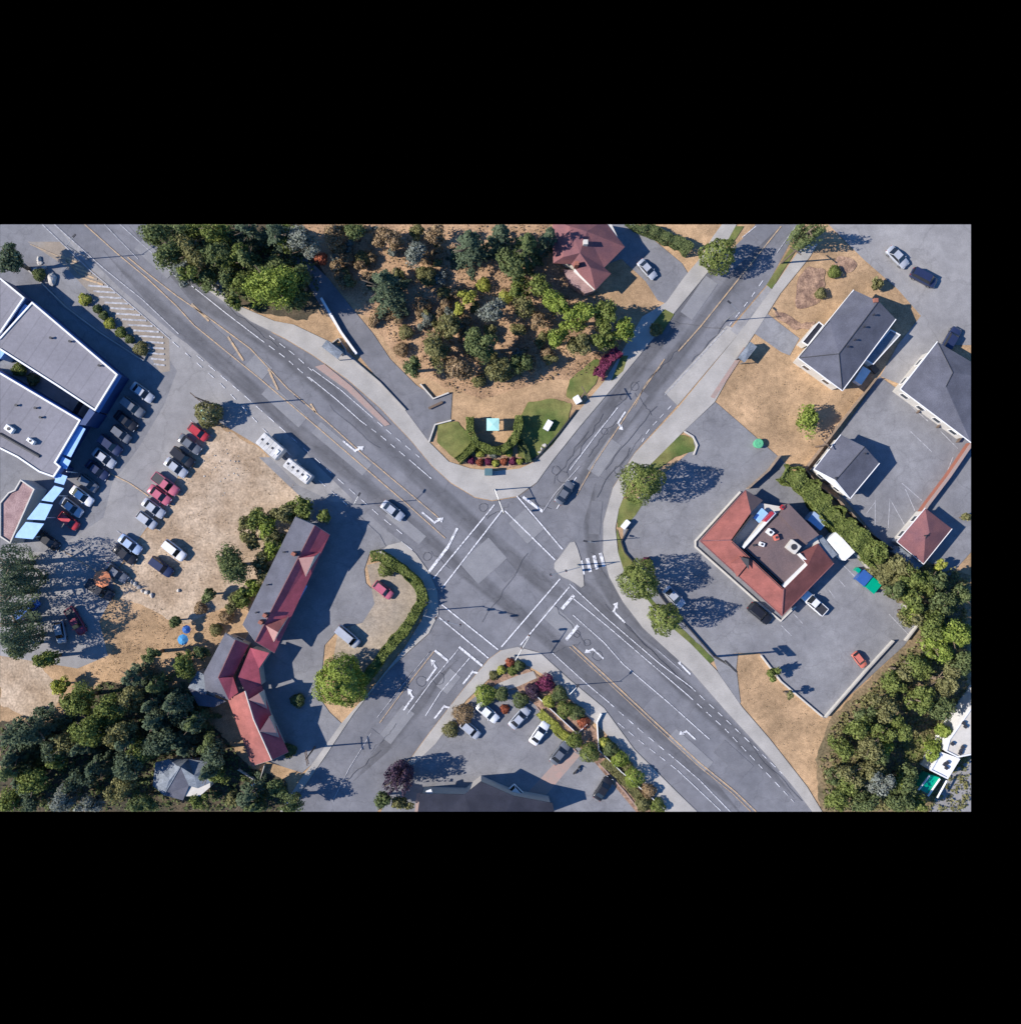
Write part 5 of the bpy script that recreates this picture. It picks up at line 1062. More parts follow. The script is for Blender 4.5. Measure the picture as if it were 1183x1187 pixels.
wall_run('block_wall', [(1036, 743), (1004, 778), (957, 832)], 1.0, .16, M['cream'], 'cream block wall along the slope at the lower end of the restaurant lot', 'wall', None, M['walk'])
wall_run('lot_wall', [(953, 831), (905, 790), (882, 760)], .5, .25, M['cream'], 'thin pale edging between dry triangle and restaurant lot', 'wall')
wall_run('brick_boundary_wall', [(1126, 514), (1100, 552), (1075, 585), (1050, 622)], 1.6, .5, M['brick'], 'orange-brown brick boundary wall beside the marked hall yard', 'wall', None, M['pave_red'])
wall_run('board_fence', [(1017, 438), (985, 478), (962, 508), (935, 543)], 1.5, .1, M['fence'], 'grey weathered board fence between dry grass and the hall yard', 'fence')
wall_run('board_fence', [(905, 528), (892, 545), (868, 566)], 1.8, .1, M['fence'], 'reddish board fence between the entrance lot and the dry field', 'fence')
wall_run('board_fence', [(935, 545), (948, 562), (975, 582), (1010, 618), (1040, 640)], 1.8, .1, M['fence'], 'long board fence following the trimmed green strip below the small hall', 'fence')
wall_run('garden_fence', [(612, 798), (640, 824), (669, 851), (680, 840)], .9, .12, M['white'], 'white garden fence through shrubs nearer the intersection', 'fence')
wall_run('garden_fence', [(697, 828), (692, 838), (694, 870), (720, 895), (770, 938)], .9, .12, M['white'], 'white garden fence through shrubs farther along the highway', 'fence')
wall_run('bed_edging', [(622, 820), (655, 858), (668, 872)], .3, .2, M['pave_red'], 'low red edging of the grass bank by the courtyard lot', 'wall')
wall_run('bed_edging', [(694, 885), (724, 918), (742, 941)], .3, .2, M['pave_red'], 'low red edging of the shrub bank at the bottom of the courtyard lot', 'wall')
wall_run('yard_fence', [(276, 893), (300, 908), (306, 888)], 1.0, .1, M['cream'], 'pale corner fence below the end of the red motel roof', 'fence')
wall_run('planter_kerb', [(24, 305), (40, 320), (75, 355), (115, 385), (166, 418), (172, 405)], .4, .2, M['walk'], 'concrete kerb round the planted strip beside the mall', 'wall')
# fallen pale stones and field edge
for i, (x, y) in enumerate(((148, 671), (152, 675), (156, 677), (160, 681), (164, 685), (169, 687), (175, 690), (206, 685))):
    boulder(x, y, .42 - .02 * (i % 3), 'pale boulder in the row across the dirt lot edge', 'boulders edging the dirt lot', i)
for i, (x, y) in enumerate(((631, 516), (628, 520), (626, 524))): boulder(x, y, .35, 'white stone in the short row on the green corner lawn', 'white lawn stones', 20 + i)
for i, (x, y) in enumerate(((45, 304), (50, 309), (40, 312), (44, 300))): boulder(x, y, .5, 'white rock in the heap at the head of the mall planting strip', 'rock heap by the mall', 30 + i)
boulder(58, 322, 1.0, 'large white rock in the mall planting strip', None, 40)
for i in range(26):
    q = rc.uniform(0, 6.28); boulder(250 + 34 * math.cos(q) * rc.random() + 10, 535 + 42 * math.sin(q) * rc.random(), rc.uniform(.08, .16), 'small loose stone scattered over the pale dirt lot', 'loose stones on the dirt lot', 50 + i)

# ================================================================ VEHICLES
gm = 'cars parked in the mall lot'
for k, x, y, a, c, lab in (
    ('hatch', 230, 501, -37, 'p_red', 'red hatchback at the upper end of the sunlit mall row, by the round tree'),
    ('sedan', 220, 515, -37, 'p_grey', 'grey sedan in the sunlit mall row, just below the red hatchback'),
    ('suv', 212, 530, -37, 'p_black', 'black sport utility car in the sunlit mall row beside a grey sedan'),
    ('sedan', 204, 542, -37, 'p_silver', 'silver sedan in the sunlit mall row between a black and a crimson car'),
    ('pickup', 192, 561, -37, 'p_rose', 'crimson pickup with pale cab glass in the middle of the sunlit mall row'),
    ('sedan', 185, 574, -37, 'p_rose', 'faded pinkish-red sedan in the sunlit mall row'),
    ('sedan', 178, 589, -37, 'p_silver', 'silver sedan just below the pinkish-red one in the sunlit mall row'),
    ('hatch', 170, 603, -37, 'p_silver', 'silver hatchback at the lower end of the sunlit mall row'),
    ('sedan', 151, 631, -37, 'p_sky', 'pale blue sedan parked where asphalt meets the dirt lot'),
    ('sedan', 145, 643, -37, 'p_black', 'black sedan beside the pale blue one'),
    ('sedan', 135, 664, -37, 'p_grey', 'dark grey sedan beside the orange parasol'),
    ('pickup', 116, 684, -30, 'p_black', 'black pickup with its nose under the tree shade below the orange parasol'),
    ('sedan', 165, 455, -37, 'p_silver', 'silver sedan at the top of the shaded row by the mall, half in sun'),
    ('suv', 154, 472, -37, 'p_grey', 'grey sport utility car second in the shaded row by the mall'),
    ('sedan', 146, 488, -37, 'p_black', 'black sedan in the shaded row by the mall'),
    ('hatch', 140, 503, -37, 'p_grey', 'small grey hatchback in the shaded row by the mall'),
    ('suv', 128, 516, -37, 'p_navy', 'navy sport utility car deep in the mall shade'),
    ('sedan', 121, 531, -37, 'p_silver', 'silver sedan deep in the mall shade beside the yellow island line'),
    ('sedan', 113, 545, -37, 'p_navy', 'navy sedan in the mall shade'),
    ('hatch', 102, 560, -37, 'p_grey', 'grey hatchback in the lower part of the mall shade'),
    ('sedan', 95, 575, -37, 'p_white', 'white sedan in the lower part of the mall shade'),
    ('sedan', 83, 588, -37, 'p_silver', 'light silver sedan near the canopies of the mall'),
    ('hatch', 80, 604, -37, 'p_red', 'red hatchback near the canopies, deep in mall shade'),
    ('sedan', 56, 627, -37, 'p_black', 'black sedan at the last canopy of the mall'),
    ('pickup', 88, 720, -60, 'p_maroon', 'maroon pickup in deep shade of the rear mall lot'),
    ('hatch', 70, 733, -80, 'p_silver', 'small silver hatchback beside the maroon pickup in deep shade'),
    ('van', 32, 706, 40, 'p_blue', 'blue van alone in the shaded rear mall lot'),
): car(k, x, y, a, c, lab, gm)
car('suv', 202, 638, -38, 'p_white', 'white sport utility car standing on the open dirt lot'); car('suv', 187, 657, -36, 'p_navy', 'dark navy sport utility car standing on the open dirt lot')
car('sedan', 455, 592, -38, 'p_silver', 'silver sedan driving on the highway towards the intersection', name='moving_car')
car('sedan', 654, 571, 57, 'p_grey', 'dark grey sedan waiting on the upper street near the stop line', name='moving_car')
car('van', 403, 738, -40, 'p_silver', 'silver minivan parked on the dry edge of the motel lot'); car('hatch', 444, 684, -38, 'p_rose', 'red hatchback tucked behind the tall hedge corner of the motel lot')
car('suv', 880, 711, -40, 'p_black', 'black sport utility car parked against the restaurant planter'); car('pickup', 943, 699, 138, 'p_white', 'white pickup parked under the restaurant eave')
car('hatch', 996, 765, -52, 'p_salmon', 'salmon-coloured hatchback near the block wall at the lower end of the restaurant lot', s=.8)
car('sedan', 781, 692, -45, 'p_silver', 'silver sedan in the feathery tree shade of the restaurant lot')
gs = 'cars parked in the courtyard lot'
for k, x, y, a, c, lab in (('sedan', 565, 826, -40, 'p_white', 'white sedan in the shade beside the ochre hedge'), ('hatch', 545, 846, -40, 'p_silver', 'silver hatchback in shade below the white sedan'),
    ('sedan', 602, 832, 48, 'p_silver', 'silver sedan near the red flower patch of the courtyard lot'), ('sedan', 625, 850, 55, 'p_white', 'white sedan with dark glass in the open middle of the courtyard lot'), ('sedan', 649, 873, 52, 'p_grey', 'grey sedan beside the brick path of the courtyard lot'),
    ('sedan', 699, 914, 58, 'p_black', 'black sedan on the far side of the brick path'), ('hatch', 601, 921, -45, 'p_white', 'white hatchback at the edge of the large roof shadow')): car(k, x, y, a, c, lab, gs)
car('van', 1070, 322, -28, 'p_navy', 'dark blue minivan in the top side street'); car('sedan', 1040, 298, -45, 'p_silver', 'silver sedan in the top side street, above the blue minivan'); car('suv', 1102, 393, 60, 'p_navy', 'navy sport utility car beside the broad charcoal roof')
car('sedan', 750, 312, -48, 'p_silver', 'silver sedan on the driveway of the maroon-roofed house', s=.9)
car('pickup', 700, 700, 0, 'p_white', 'x') if False else None
for px, py, dg, lab in ((668, 892, 50, 'black motorcycle left of the brick path in the courtyard lot'),):
    p = W(px, py); t = empty('motorcycle', (p.x, p.y, .1), lab, 'motorcycle', None, R(dg))
    for x in (-.7, .7): bm = bmesh.new(); tube(bm, (x, -.07, .31), (x, .07, .31), .31, seg=16); link('wheel', bm_mesh(bm, 'wheel'), M['tyre'], t)
    box_obj('body', -.5, .4, -.14, .14, .4, .78, M['p_black'], t, .08); box_obj('seat', -.65, .05, -.13, .13, .76, .86, M['dark'], t, .04); bm = bmesh.new(); tube(bm, (.45, -.38, 1.02), (.45, .38, 1.02), .025); tube(bm, (.7, 0, .31), (.45, 0, 1.02), .04); link('handlebar', bm_mesh(bm, 'handlebar'), M['steel'], t)

# ================================================================ VEGETATION
def woods(rows, group):
    for r in rows: tree(*r[:7], group=group)
gw = 'trees of the wood above the highway'
woods([
 (182, 270, 20, 11, 'broad', 'dark', 'dark rounded tree at the very edge of the wood, nearest the highway centre line'),
 (212, 258, 22, 12, 'broad', 'dark', 'dark tree on the top edge of the wood, second along from the road end'),
 (246, 262, 24, 13, 'broad', 'mid', 'mid-green broad tree on the top edge of the wood'),
 (284, 264, 24, 13, 'fir', 'fir', 'dark fir with radiating branches on the top edge of the wood'),
 (320, 270, 22, 13, 'fir', 'fir', 'dark fir beside the grey-green tree at the head of the sloping drive'),
 (196, 296, 18, 10, 'broad', 'dark', 'dark tree overhanging the highway lane near the yellow line end'),
 (222, 292, 20, 11, 'broad', 'olive', 'olive tree in the middle of the wood near the highway'),
 (254, 296, 20, 11, 'broad', 'dark', 'dark round tree in the middle of the wood'),
 (286, 300, 18, 11, 'fir', 'dark', 'narrow dark fir just above the big bright tree'),
 (214, 318, 15, 8, 'broad', 'grey', 'grey-green small tree over the end of the sidewalk'),
 (243, 325, 16, 8, 'broad', 'dark', 'dark low tree next to the grey-green one at the sidewalk end'),
 (278, 328, 17, 9, 'broad', 'mid', 'green tree between the bare sidewalk patch and the big bright tree'),
 (316, 334, 34, 14, 'broad', 'bright', 'very large bright green tree bulging towards the highway sidewalk'),
 (344, 350, 16, 8, 'broad', 'dark', 'dark low tree on the drive side of the big bright tree'),
 (352, 283, 22, 11, 'broad', 'grey', 'pale grey-green tree over the head of the sloping drive'),
 (272, 350, 10, 5, 'broad', 'mid', 'small green bush-like tree at the foot of the wood beside the sidewalk'),
], gw)
gp = 'trees on the dry slope above the corner garden'
woods([
 (446, 330, 33, 14, 'fir', 'fir', 'large dark fir alone beside the sloping drive'),
 (388, 272, 17, 7, 'broad', 'brown', 'dry brown tree near the head of the drive'),
 (412, 268, 15, 8, 'broad', 'dark', 'dark small tree between brown scrub on the top edge'),
 (450, 276, 20, 8, 'broad', 'brown', 'dry brown tree above the large dark fir'),
 (484, 292, 18, 8, 'broad', 'grey', 'grey-brown leafless-looking tree above the shaded clearing'),
 (505, 272, 15, 7, 'broad', 'brown', 'brown tree near the top edge beside the pale strip'),
 (545, 283, 28, 14, 'fir', 'fir', 'large dark fir at the top centre of the slope'),
 (580, 272, 22, 13, 'fir', 'fir', 'dark fir on the top edge right of the centre'),
 (610, 285, 25, 13, 'fir', 'dark', 'dark fir shading the maroon-roofed house'),
 (590, 306, 18, 11, 'broad', 'dark', 'dark tree below the pair of firs'),
 (636, 275, 14, 12, 'fir', 'fir', 'slim dark fir beside the maroon roof'),
 (478, 425, 13, 8, 'broad', 'dark', 'dark green dense tree at the bend of the sloping drive'),
 (505, 405, 22, 8, 'broad', 'olive', 'olive-brown tree above the small forecourt'),
 (520, 378, 18, 8, 'broad', 'olive', 'olive tree on the shaded side of the slope'),
 (530, 430, 20, 8, 'broad', 'brown', 'brown tree just above the corner lawn'),
 (556, 400, 24, 11, 'broad', 'dark', 'dark tree in the middle of the slope'),
 (578, 428, 17, 7, 'broad', 'olive', 'olive tree just above the corner garden'),
 (604, 420, 15, 6, 'broad', 'dark', 'dark small tree above the edge of the corner garden'),
 (570, 360, 17, 8, 'broad', 'grey', 'silvery grey-green tree in the centre of the slope'),
 (540, 345, 11, 5, 'broad', 'lime', 'yellow-green low tree in the dry clearing'),
 (533, 358, 9, 4, 'broad', 'lime', 'little yellow bush-like tree under the bigger yellow-green one'),
 (602, 335, 15, 7, 'broad', 'mid', 'green tree next to the dry clearing'),
 (624, 332, 15, 8, 'broad', 'mid', 'bright-topped tree below the maroon-roofed house'),
 (608, 355, 14, 7, 'broad', 'olive', 'olive tree between silvery tree and bright trees'),
 (645, 352, 18, 10, 'broad', 'bright', 'bright green tree right below the terrace of the maroon-roofed house'),
 (668, 368, 22, 10, 'broad', 'bright', 'bright green lobed tree in the row above the street'),
 (700, 368, 20, 10, 'broad', 'mid', 'green tree of the row above the street, its middle member'),
 (722, 382, 16, 9, 'broad', 'bright', 'bright green tree at the street end of the row'),
 (648, 392, 16, 8, 'broad', 'bright', 'bright green tree above the dry lawn'),
 (672, 400, 17, 8, 'broad', 'olive', 'olive-green tree beside the purple hedge'),
 (700, 396, 15, 8, 'broad', 'mid', 'green tree at the upper end of the purple hedge'),
 (622, 372, 12, 5, 'broad', 'brown', 'small brown tree in the dry patch'),
], gp)
for i, (x, y, r, l, lab) in enumerate(((402, 300, 8, 'brown', 'brown shrub between the drive and the large dark fir'), (395, 320, 8, 'brown', 'brown shrub on the drive bank, lower one'), (420, 300, 9, 'olive', 'olive shrub above the large dark fir'), (470, 385, 8, 'olive', 'olive shrub in the shade below the large fir'),
     (465, 405, 8, 'brown', 'brown shrub at the drive edge above the dark dense tree'), (490, 355, 9, 'brown', 'brown shrub in the middle of the shaded clearing'), (560, 330, 8, 'lime', 'yellow shrub at the top of the dry clearing'), (585, 345, 8, 'lime', 'yellow-green shrub beside the silvery tree'), (635, 412, 8, 'brown', 'brown shrub at the upper lawn edge'), (515, 340, 8, 'olive', 'olive shrub left of the yellow-green tree'),
     (760, 382, 7, 'olive', 'low olive shrub on the verge by the shaded street'), (372, 300, 7, 'rust', 'reddish shrub at the head of the sloping drive'))): shrub(x, y, r, 1.8, l, lab)
hedge([(728, 255), (790, 282), (800, 290)], 2.0, 1.8, 'dark', 'dark clipped hedge beside the driveway of the maroon-roofed house'); hedge([(693, 436), (702, 420), (716, 406)], 1.8, 2.0, 'purple', 'purple-leaved hedge at the upper end of the corner lawn')
tree(832, 296, 19, 8, 'round', 'mid', 'round green tree on the sidewalk edge of the upper street'); tree(938, 268, 18, 11, 'spiky', 'dark', 'upright dark tree at the top end of the upper street'); tree(935, 487, 19, 5, 'broad', 'bright', 'green bushy tree alone in the dry field')
tree(241, 480, 15, 4.5, 'round', 'olive', 'round olive tree at the edge of the mall lot over a mint-roofed box')
tree(1015, 329, 8, 3, 'broad', 'olive', 'small conical tree on dry grass above the grey-gabled house'); shrub(967, 315, 7, 1.6, 'mid', 'green shrub between the two bark beds'); shrub(951, 340, 6, 1.6, 'olive', 'olive shrub at the tip of the larger bark bed')
tree(743, 559, 23, 11, 'round', 'mid', 'tall feathery tree at the top of the restaurant lot verge'); tree(741, 673, 22, 10.5, 'round', 'mid', 'tall feathery tree in the middle of the restaurant lot verge'); tree(770, 717, 17, 10.5, 'round', 'mid', 'narrower tall tree at the lower part of the restaurant lot verge')
shrub(749, 652, 6, 2.2, 'purple', 'dark red shrub at the bend of the dark edging'); tree(897, 781, 9, 5, 'broad', 'mid', 'small tree between the dry triangle and the restaurant lot')
tree(915, 806, 5, 5, 'broad', 'olive', 'thin sapling on the edging of the restaurant lot', dens=.5)
# memorial garden
hedge([(544, 484), (545, 500), (553, 514), (568, 522), (580, 522), (592, 514), (600, 500), (601, 482)], 1.2, 2.4, 'mid', 'tall U-shaped hedge around the mint-roofed kiosk'); hedge([(530, 534), (540, 525), (549, 516)], 1.1, 1.4, 'mid', 'short hedge at the left wing of the corner garden'); hedge([(602, 512), (610, 522), (613, 535)], .9, 1.4, 'dark', 'short dark hedge at the other wing of the corner garden')
for i, (x, y, r, l, lab) in enumerate(((546, 534, 4, 'purple', 'purple flower clump at the near end of the flower bed'), (556, 536, 4, 'rust', 'red flower clump in the flower bed, second of the row'), (566, 535, 4, 'purple', 'purple clump left of the yellow flowers'), (574, 537, 4, 'lime', 'yellow flower clump in the middle of the flower bed'),
     (584, 535, 4, 'rust', 'red flower clump after the yellow one'), (594, 535, 4, 'purple', 'dark pink clump near the end of the flower bed'), (602, 535, 3.5, 'lime', 'pale yellow clump at the end of the flower bed'), (556, 525, 5, 'lime', 'light green spiky plant behind the flower bed'), (572, 526, 5, 'grey', 'grey plant behind the yellow flowers'), (589, 524, 5, 'lime', 'light green plant under the hedge end'))): shrub(x, y, r, .8, l, lab, 'flowers of the corner bed')
# motel hedge, round tree
hedge([(430, 645), (440, 644), (458, 655), (476, 668), (489, 686), (489, 697), (470, 728), (450, 752), (436, 770), (420, 792)], 1.6, 2.2, 'mid', 'L-shaped green hedge round the motel parking corner'); shrub(447, 660, 9, 2.2, 'mid', 'loose green shrub in the hedge corner of the motel lot')
tree(395, 790, 29, 7.5, 'round', 'bright', 'big dense round bright green tree beside the motel driveway', dens=1.3); 
gx = 'trees around the motel'
woods([(352, 588, 15, 6, 'broad', 'mid', 'green tree at the highway end of the long motel'), (328, 596, 16, 6, 'broad', 'olive', 'olive tree at the back of the highway end of the motel'), (300, 604, 17, 6, 'broad', 'mid', 'broad green tree between dirt lot and motel'), (376, 598, 10, 5, 'broad', 'mid', 'small tree at the crimson corner of the motel'),
 (284, 606, 12, 5, 'broad', 'olive', 'olive small tree facing the dirt lot'), (318, 622, 14, 5.5, 'broad', 'olive', 'olive tree against the grey motel slope'), (272, 656, 26, 8, 'broad', 'dark', 'big dark tree behind the motel'), (302, 650, 12, 5, 'broad', 'olive', 'olive small tree squeezed between dark tree and motel roof'),
 (280, 692, 14, 5, 'broad', 'mid', 'green tree at the foot of the big dark tree'), (242, 690, 10, 4.5, 'broad', 'dark', 'small dark tree on the dry slope near the boulders'), (204, 720, 9, 3.5, 'broad', 'dark', 'low dark tree above the blue parasols'), (214, 770, 18, 6.5, 'broad', 'mid', 'green tree below the bright blue parasol'), (232, 757, 10, 5, 'broad', 'dark', 'dark shaded tree touching the bent motel wing'), (355, 640, 8, 3, 'broad', 'mid', 'little green tree in the shade of the motel wall')], gx)
for x, y, r, l, lab in ((262, 715, 8, 'brown', 'dry shrub on the slope behind the motel'), (250, 730, 7, 'olive', 'olive shrub near the roof corner of the bent wing'), (232, 705, 7, 'brown', 'brown shrub among dry grass below the boulders'), (345, 812, 8, 'dark', 'dark shrub in the shaded motel lane'), (335, 870, 8, 'dark', 'dark shrub at the lower end of the motel lane')): shrub(x, y, r, 1.5, l, lab)
woods([(316, 636, 15, 5, 'broad', 'bright', 'yellow-green tree against the middle of the grey motel slope'), (306, 664, 13, 4.5, 'broad', 'olive', 'olive tree in the strip between the big dark tree and the grey slope'), (293, 682, 13, 4.5, 'broad', 'bright', 'yellow-green tree near the lower end of the grey motel slope'), (308, 610, 15, 5.5, 'broad', 'bright', 'bright tree in the strip at the back of the motel, near its highway end'), (290, 626, 13, 5, 'broad', 'olive', 'olive tree right above the big dark tree behind the motel'), (270, 700, 12, 4, 'broad', 'olive', 'olive tree beside the dry shrubs behind the motel'), (338, 592, 12, 5, 'broad', 'mid', 'green tree touching the roof corner at the highway end of the motel')], gx)
gb = 'trees of the shaded lower wood'
woods([(92, 812, 24, 11, 'broad', 'mid', 'green tree at the upper rim of the lower wood'), (128, 822, 22, 11, 'broad', 'mid', 'green round-topped tree in the sunlit heart of the lower wood'), (150, 812, 18, 10, 'broad', 'olive', 'olive tree with pale top in the lower wood'), (105, 845, 24, 12, 'broad', 'mid', 'large green tree in the lower wood, mid slope'),
 (142, 850, 22, 11, 'broad', 'olive', 'olive-green tree next to the darkest gap of the lower wood'), (78, 862, 18, 9, 'broad', 'olive', 'olive tree left of the dark hollow'), (66, 880, 16, 9, 'broad', 'mid', 'green tree at the edge of the dark hollow'), (168, 868, 18, 9, 'broad', 'mid', 'green tree near the pale-roofed house'), (35, 850, 26, 14, 'fir', 'fir', 'dark fir under the bare ground of the lower wood'),
 (10, 855, 24, 14, 'fir', 'fir', 'dark fir on the side edge of the lower wood'), (38, 905, 20, 10, 'broad', 'mid', 'green tree near the bottom corner of the lower wood'), (12, 895, 20, 12, 'fir', 'dark', 'dark fir near the bottom corner of the plot'), (12, 930, 18, 8, 'broad', 'mid', 'green tree in the very corner of the plot'), (75, 925, 22, 9, 'broad', 'grey', 'grey-green tree on the bottom edge'),
 (105, 935, 20, 8, 'broad', 'grey', 'grey leafy tree on the bottom edge beside the green one'), (140, 915, 18, 9, 'broad', 'olive', 'olive tree near the dark hollow bottom'), (165, 930, 18, 8, 'broad', 'dark', 'dark tree on the bottom edge near the pale-roofed house'), (110, 890, 20, 9, 'fir', 'fir', 'dark fir filling the hollow of the lower wood'), (178, 835, 20, 12, 'fir', 'fir', 'tall dark fir above the pale-roofed house'),
 (200, 815, 18, 11, 'fir', 'fir', 'dark fir in the deep shade left of the bent wing'), (225, 838, 18, 10, 'fir', 'dark', 'dark fir against the orange-red roof'), (243, 862, 14, 8, 'broad', 'dark', 'dark tree beside the lower end of the motel'), (155, 785, 18, 11, 'fir', 'fir', 'dark fir between dry grass and the lower wood'), (180, 795, 15, 9, 'fir', 'dark', 'dark tree on the shaded verge of the lower wood'),
 (250, 895, 14, 6, 'broad', 'mid', 'green tree between pale house and blue parasol'), (232, 926, 12, 5, 'broad', 'mid', 'green tree at the corner of the pale house'), (322, 915, 16, 7, 'broad', 'dark', 'dark tree below the end of the motel'), (296, 932, 16, 7, 'broad', 'dark', 'dark tree under the blue garden parasol'), (338, 932, 16, 9, 'broad', 'dark', 'dark tree at the bottom edge beside the street'), (270, 925, 10, 4, 'broad', 'olive', 'olive small tree on the dry garden patch'),
 (8, 655, 22, 14, 'round', 'fir', 'added shade tree on the side edge by the terrace corner of the mall'), (6, 690, 24, 14, 'round', 'fir', 'added shade tree on the side edge over the shaded rear lot'), (10, 725, 24, 14, 'round', 'fir', 'added shade tree on the side edge at the lower end of the rear lot'), (28, 672, 16, 11, 'round', 'fir', 'added shade tree overhanging the rear lot near the blue van'), (26, 742, 16, 11, 'round', 'fir', 'added shade tree overhanging the rear lot below the blue van'), (52, 765, 14, 9, 'broad', 'mid', 'green-topped tree at the bare ground edge'), (18, 750, 14, 8, 'broad', 'dark', 'dark tree at the side edge above the bare ground')], gb)  # the round 'fir' crowns at the side edge are added to shade the rear lot
tree(70, 795, 13, 4, 'broad', 'lime', 'yellow-green bush-like tree beside the bare ground'); tree(175, 760, 10, 9, 'broad', 'dark', 'dark tree casting streaky shade on the dry grass')
# mall strip
for x, y, r, l, lab in ((98, 347, 7, 'lime', 'yellow-green shrub in the mall strip'), (113, 358, 5, 'dark', 'dark shrub after the yellow one in the mall strip'), (127, 375, 6, 'lime', 'lime shrub in the middle of the mall strip'), (120, 366, 5, 'dark', 'dark shrub above the lime one in the mall strip'), (140, 385, 6, 'mid', 'green shrub at the lower half of the mall strip'), (150, 393, 5, 'dark', 'dark shrub near the lower end of the mall strip'), (163, 404, 8, 'olive', 'olive shrub at the lower end of the mall strip'),
     (45, 318, 7, 'dark', 'dark shrub between white rocks by the mall'), (22, 428, 8, 'mid', 'green shrub in the sunken mall courtyard'), (38, 440, 7, 'olive', 'olive shrub in the sunken mall courtyard beside the duct')): shrub(x, y, r, 1.2, l, lab, 'shrubs around the mall')
# street garden and courtyard lot planting
gg = 'garden shrubs at the courtyard lot'
for x, y, r, h, l, lab in ((581, 777, 5, 1.2, 'lime', 'lime round shrub at the corner bed tip'), (591, 768, 5, 1.3, 'rust', 'red-flowering shrub in the corner bed'), (594, 777, 6, 1.3, 'mid', 'green shrub in the corner bed'), (602, 772, 6, 1.6, 'dark', 'dark shrub at the back of the corner bed'), (572, 783, 5, .9, 'olive', 'olive low shrub at the pointed end of the corner bed'),
     (562, 806, 12, 2.2, 'bright', 'big lime-green mounded shrub beside the sidewalk'), (581, 805, 8, 2, 'dark', 'dark green mounded shrub next to the lime one'), (537, 828, 12, 2.0, 'brown', 'ochre-brown mounded hedge shrub beside the sidewalk'), (522, 846, 9, 1.6, 'olive', 'olive shrub at the courtyard lot entrance'), (585, 822, 5, .7, 'rust', 'red flower patch at the head of the courtyard lot'), (603, 812, 9, 2, 'dark', 'dark shrub by the pink path stub'), (618, 800, 9, 2.2, 'plum', 'plum-coloured shrub beside the corner fence start'), (632, 792, 10, 2.4, 'purple', 'dark purple shrub behind the highway sidewalk'),
     (636, 813, 7, 1.8, 'lime', 'lime shrub along the white garden fence'), (648, 805, 9, 2.4, 'dark', 'dark shrub behind the lime fence shrub'), (655, 822, 10, 2.4, 'mid', 'green shrub midway along the upper fence'), (668, 826, 9, 2.2, 'dark', 'dark shrub near the red flower end of the upper fence'), (676, 838, 7, 1.0, 'rust', 'red flowers at the end of the upper fence bed'), (666, 858, 9, 2.2, 'mid', 'green round shrub at the head of the brick path'), (683, 873, 11, 3.0, 'mid', 'bigger green round shrub on the other side of the brick path head'),
     (700, 861, 6, 1.6, 'lime', 'lime shrub at the start of the lower fence'), (707, 868, 9, 2.2, 'dark', 'dark shrub beside the lime one on the lower fence'), (718, 880, 10, 2.0, 'bright', 'bright shrub midway along the lower fence'), (727, 888, 6, 1.2, 'olive', 'olive shrub between bright mounds on the lower fence'), (735, 902, 11, 3.2, 'bright', 'tall bright mounded shrub throwing a round shadow on the sidewalk'), (752, 917, 8, 1.8, 'brown', 'brownish mounded shrub at the sidewalk edge'), (745, 932, 9, 1.6, 'olive', 'olive shrub at the bottom of the lower fence'), (762, 935, 9, 1.6, 'mid', 'green shrub on the bottom edge of the plot')):
    shrub(x, y, r, h, l, lab, gg)
hedge([(625, 826), (648, 848), (664, 862)], 1.6, .7, 'lime', 'low yellow-green bank of ground cover under the upper fence'); hedge([(700, 882), (730, 912), (750, 935)], 1.4, .7, 'olive', 'low olive bank of ground cover under the lower fence')
tree(462, 905, 20, 9.5, 'spiky', 'plum', 'dark plum-leaved tree at the street end of the courtyard building'); tree(466, 932, 12, 5, 'broad', 'olive', 'olive tree on the bottom edge beside the plum tree'); tree(445, 928, 12, 6, 'broad', 'dark', 'dark tree at the bottom edge of the side street')
# east strip
hedge([(908, 548), (930, 560), (952, 585), (975, 610), (1000, 632), (1020, 650)], 3.0, 2.6, 'mid', 'loose green hedge strip running behind the restaurant', rough=.2, leaf=.4); hedge([(1012, 655), (1030, 672), (1045, 690)], 3.0, 2.6, 'olive', 'loose olive hedge strip continuing behind the dumpsters', rough=.2, leaf=.4)
ge = 'trees of the eastern wood strip'
K2 = [(1018, 640, 15, 6, 'mid'), (1042, 655, 16, 7, 'olive'), (1058, 672, 17, 8, 'mid'), (1083, 672, 15, 8, 'dark'), (1055, 700, 17, 8, 'mid'), (1088, 700, 20, 9, 'dark'), (1112, 690, 15, 9, 'dark'), (1078, 724, 18, 9, 'mid'), (1105, 735, 20, 10, 'bright'), (1084, 752, 18, 9, 'bright'), (1114, 765, 18, 10, 'dark'), (1062, 772, 18, 8, 'mid'), (1095, 790, 22, 10, 'olive'), (1035, 790, 16, 7, 'mid'), (1062, 812, 20, 9, 'mid'), (1022, 820, 18, 8, 'olive'), (1090, 822, 17, 9, 'dark'),
      (995, 842, 16, 7, 'mid'), (1038, 848, 20, 8, 'mid'), (1008, 866, 18, 8, 'olive'), (975, 868, 15, 6, 'mid'), (1078, 870, 13, 5, 'bright'), (1092, 848, 12, 5, 'bright'), (985, 898, 18, 8, 'olive'), (1018, 905, 20, 9, 'grey'), (1050, 905, 17, 8, 'dark'), (968, 925, 15, 7, 'mid'), (1000, 930, 18, 8, 'dark'), (1040, 930, 18, 8, 'dark'), (1062, 932, 12, 7, 'mid'), (968, 900, 12, 6, 'dark')]
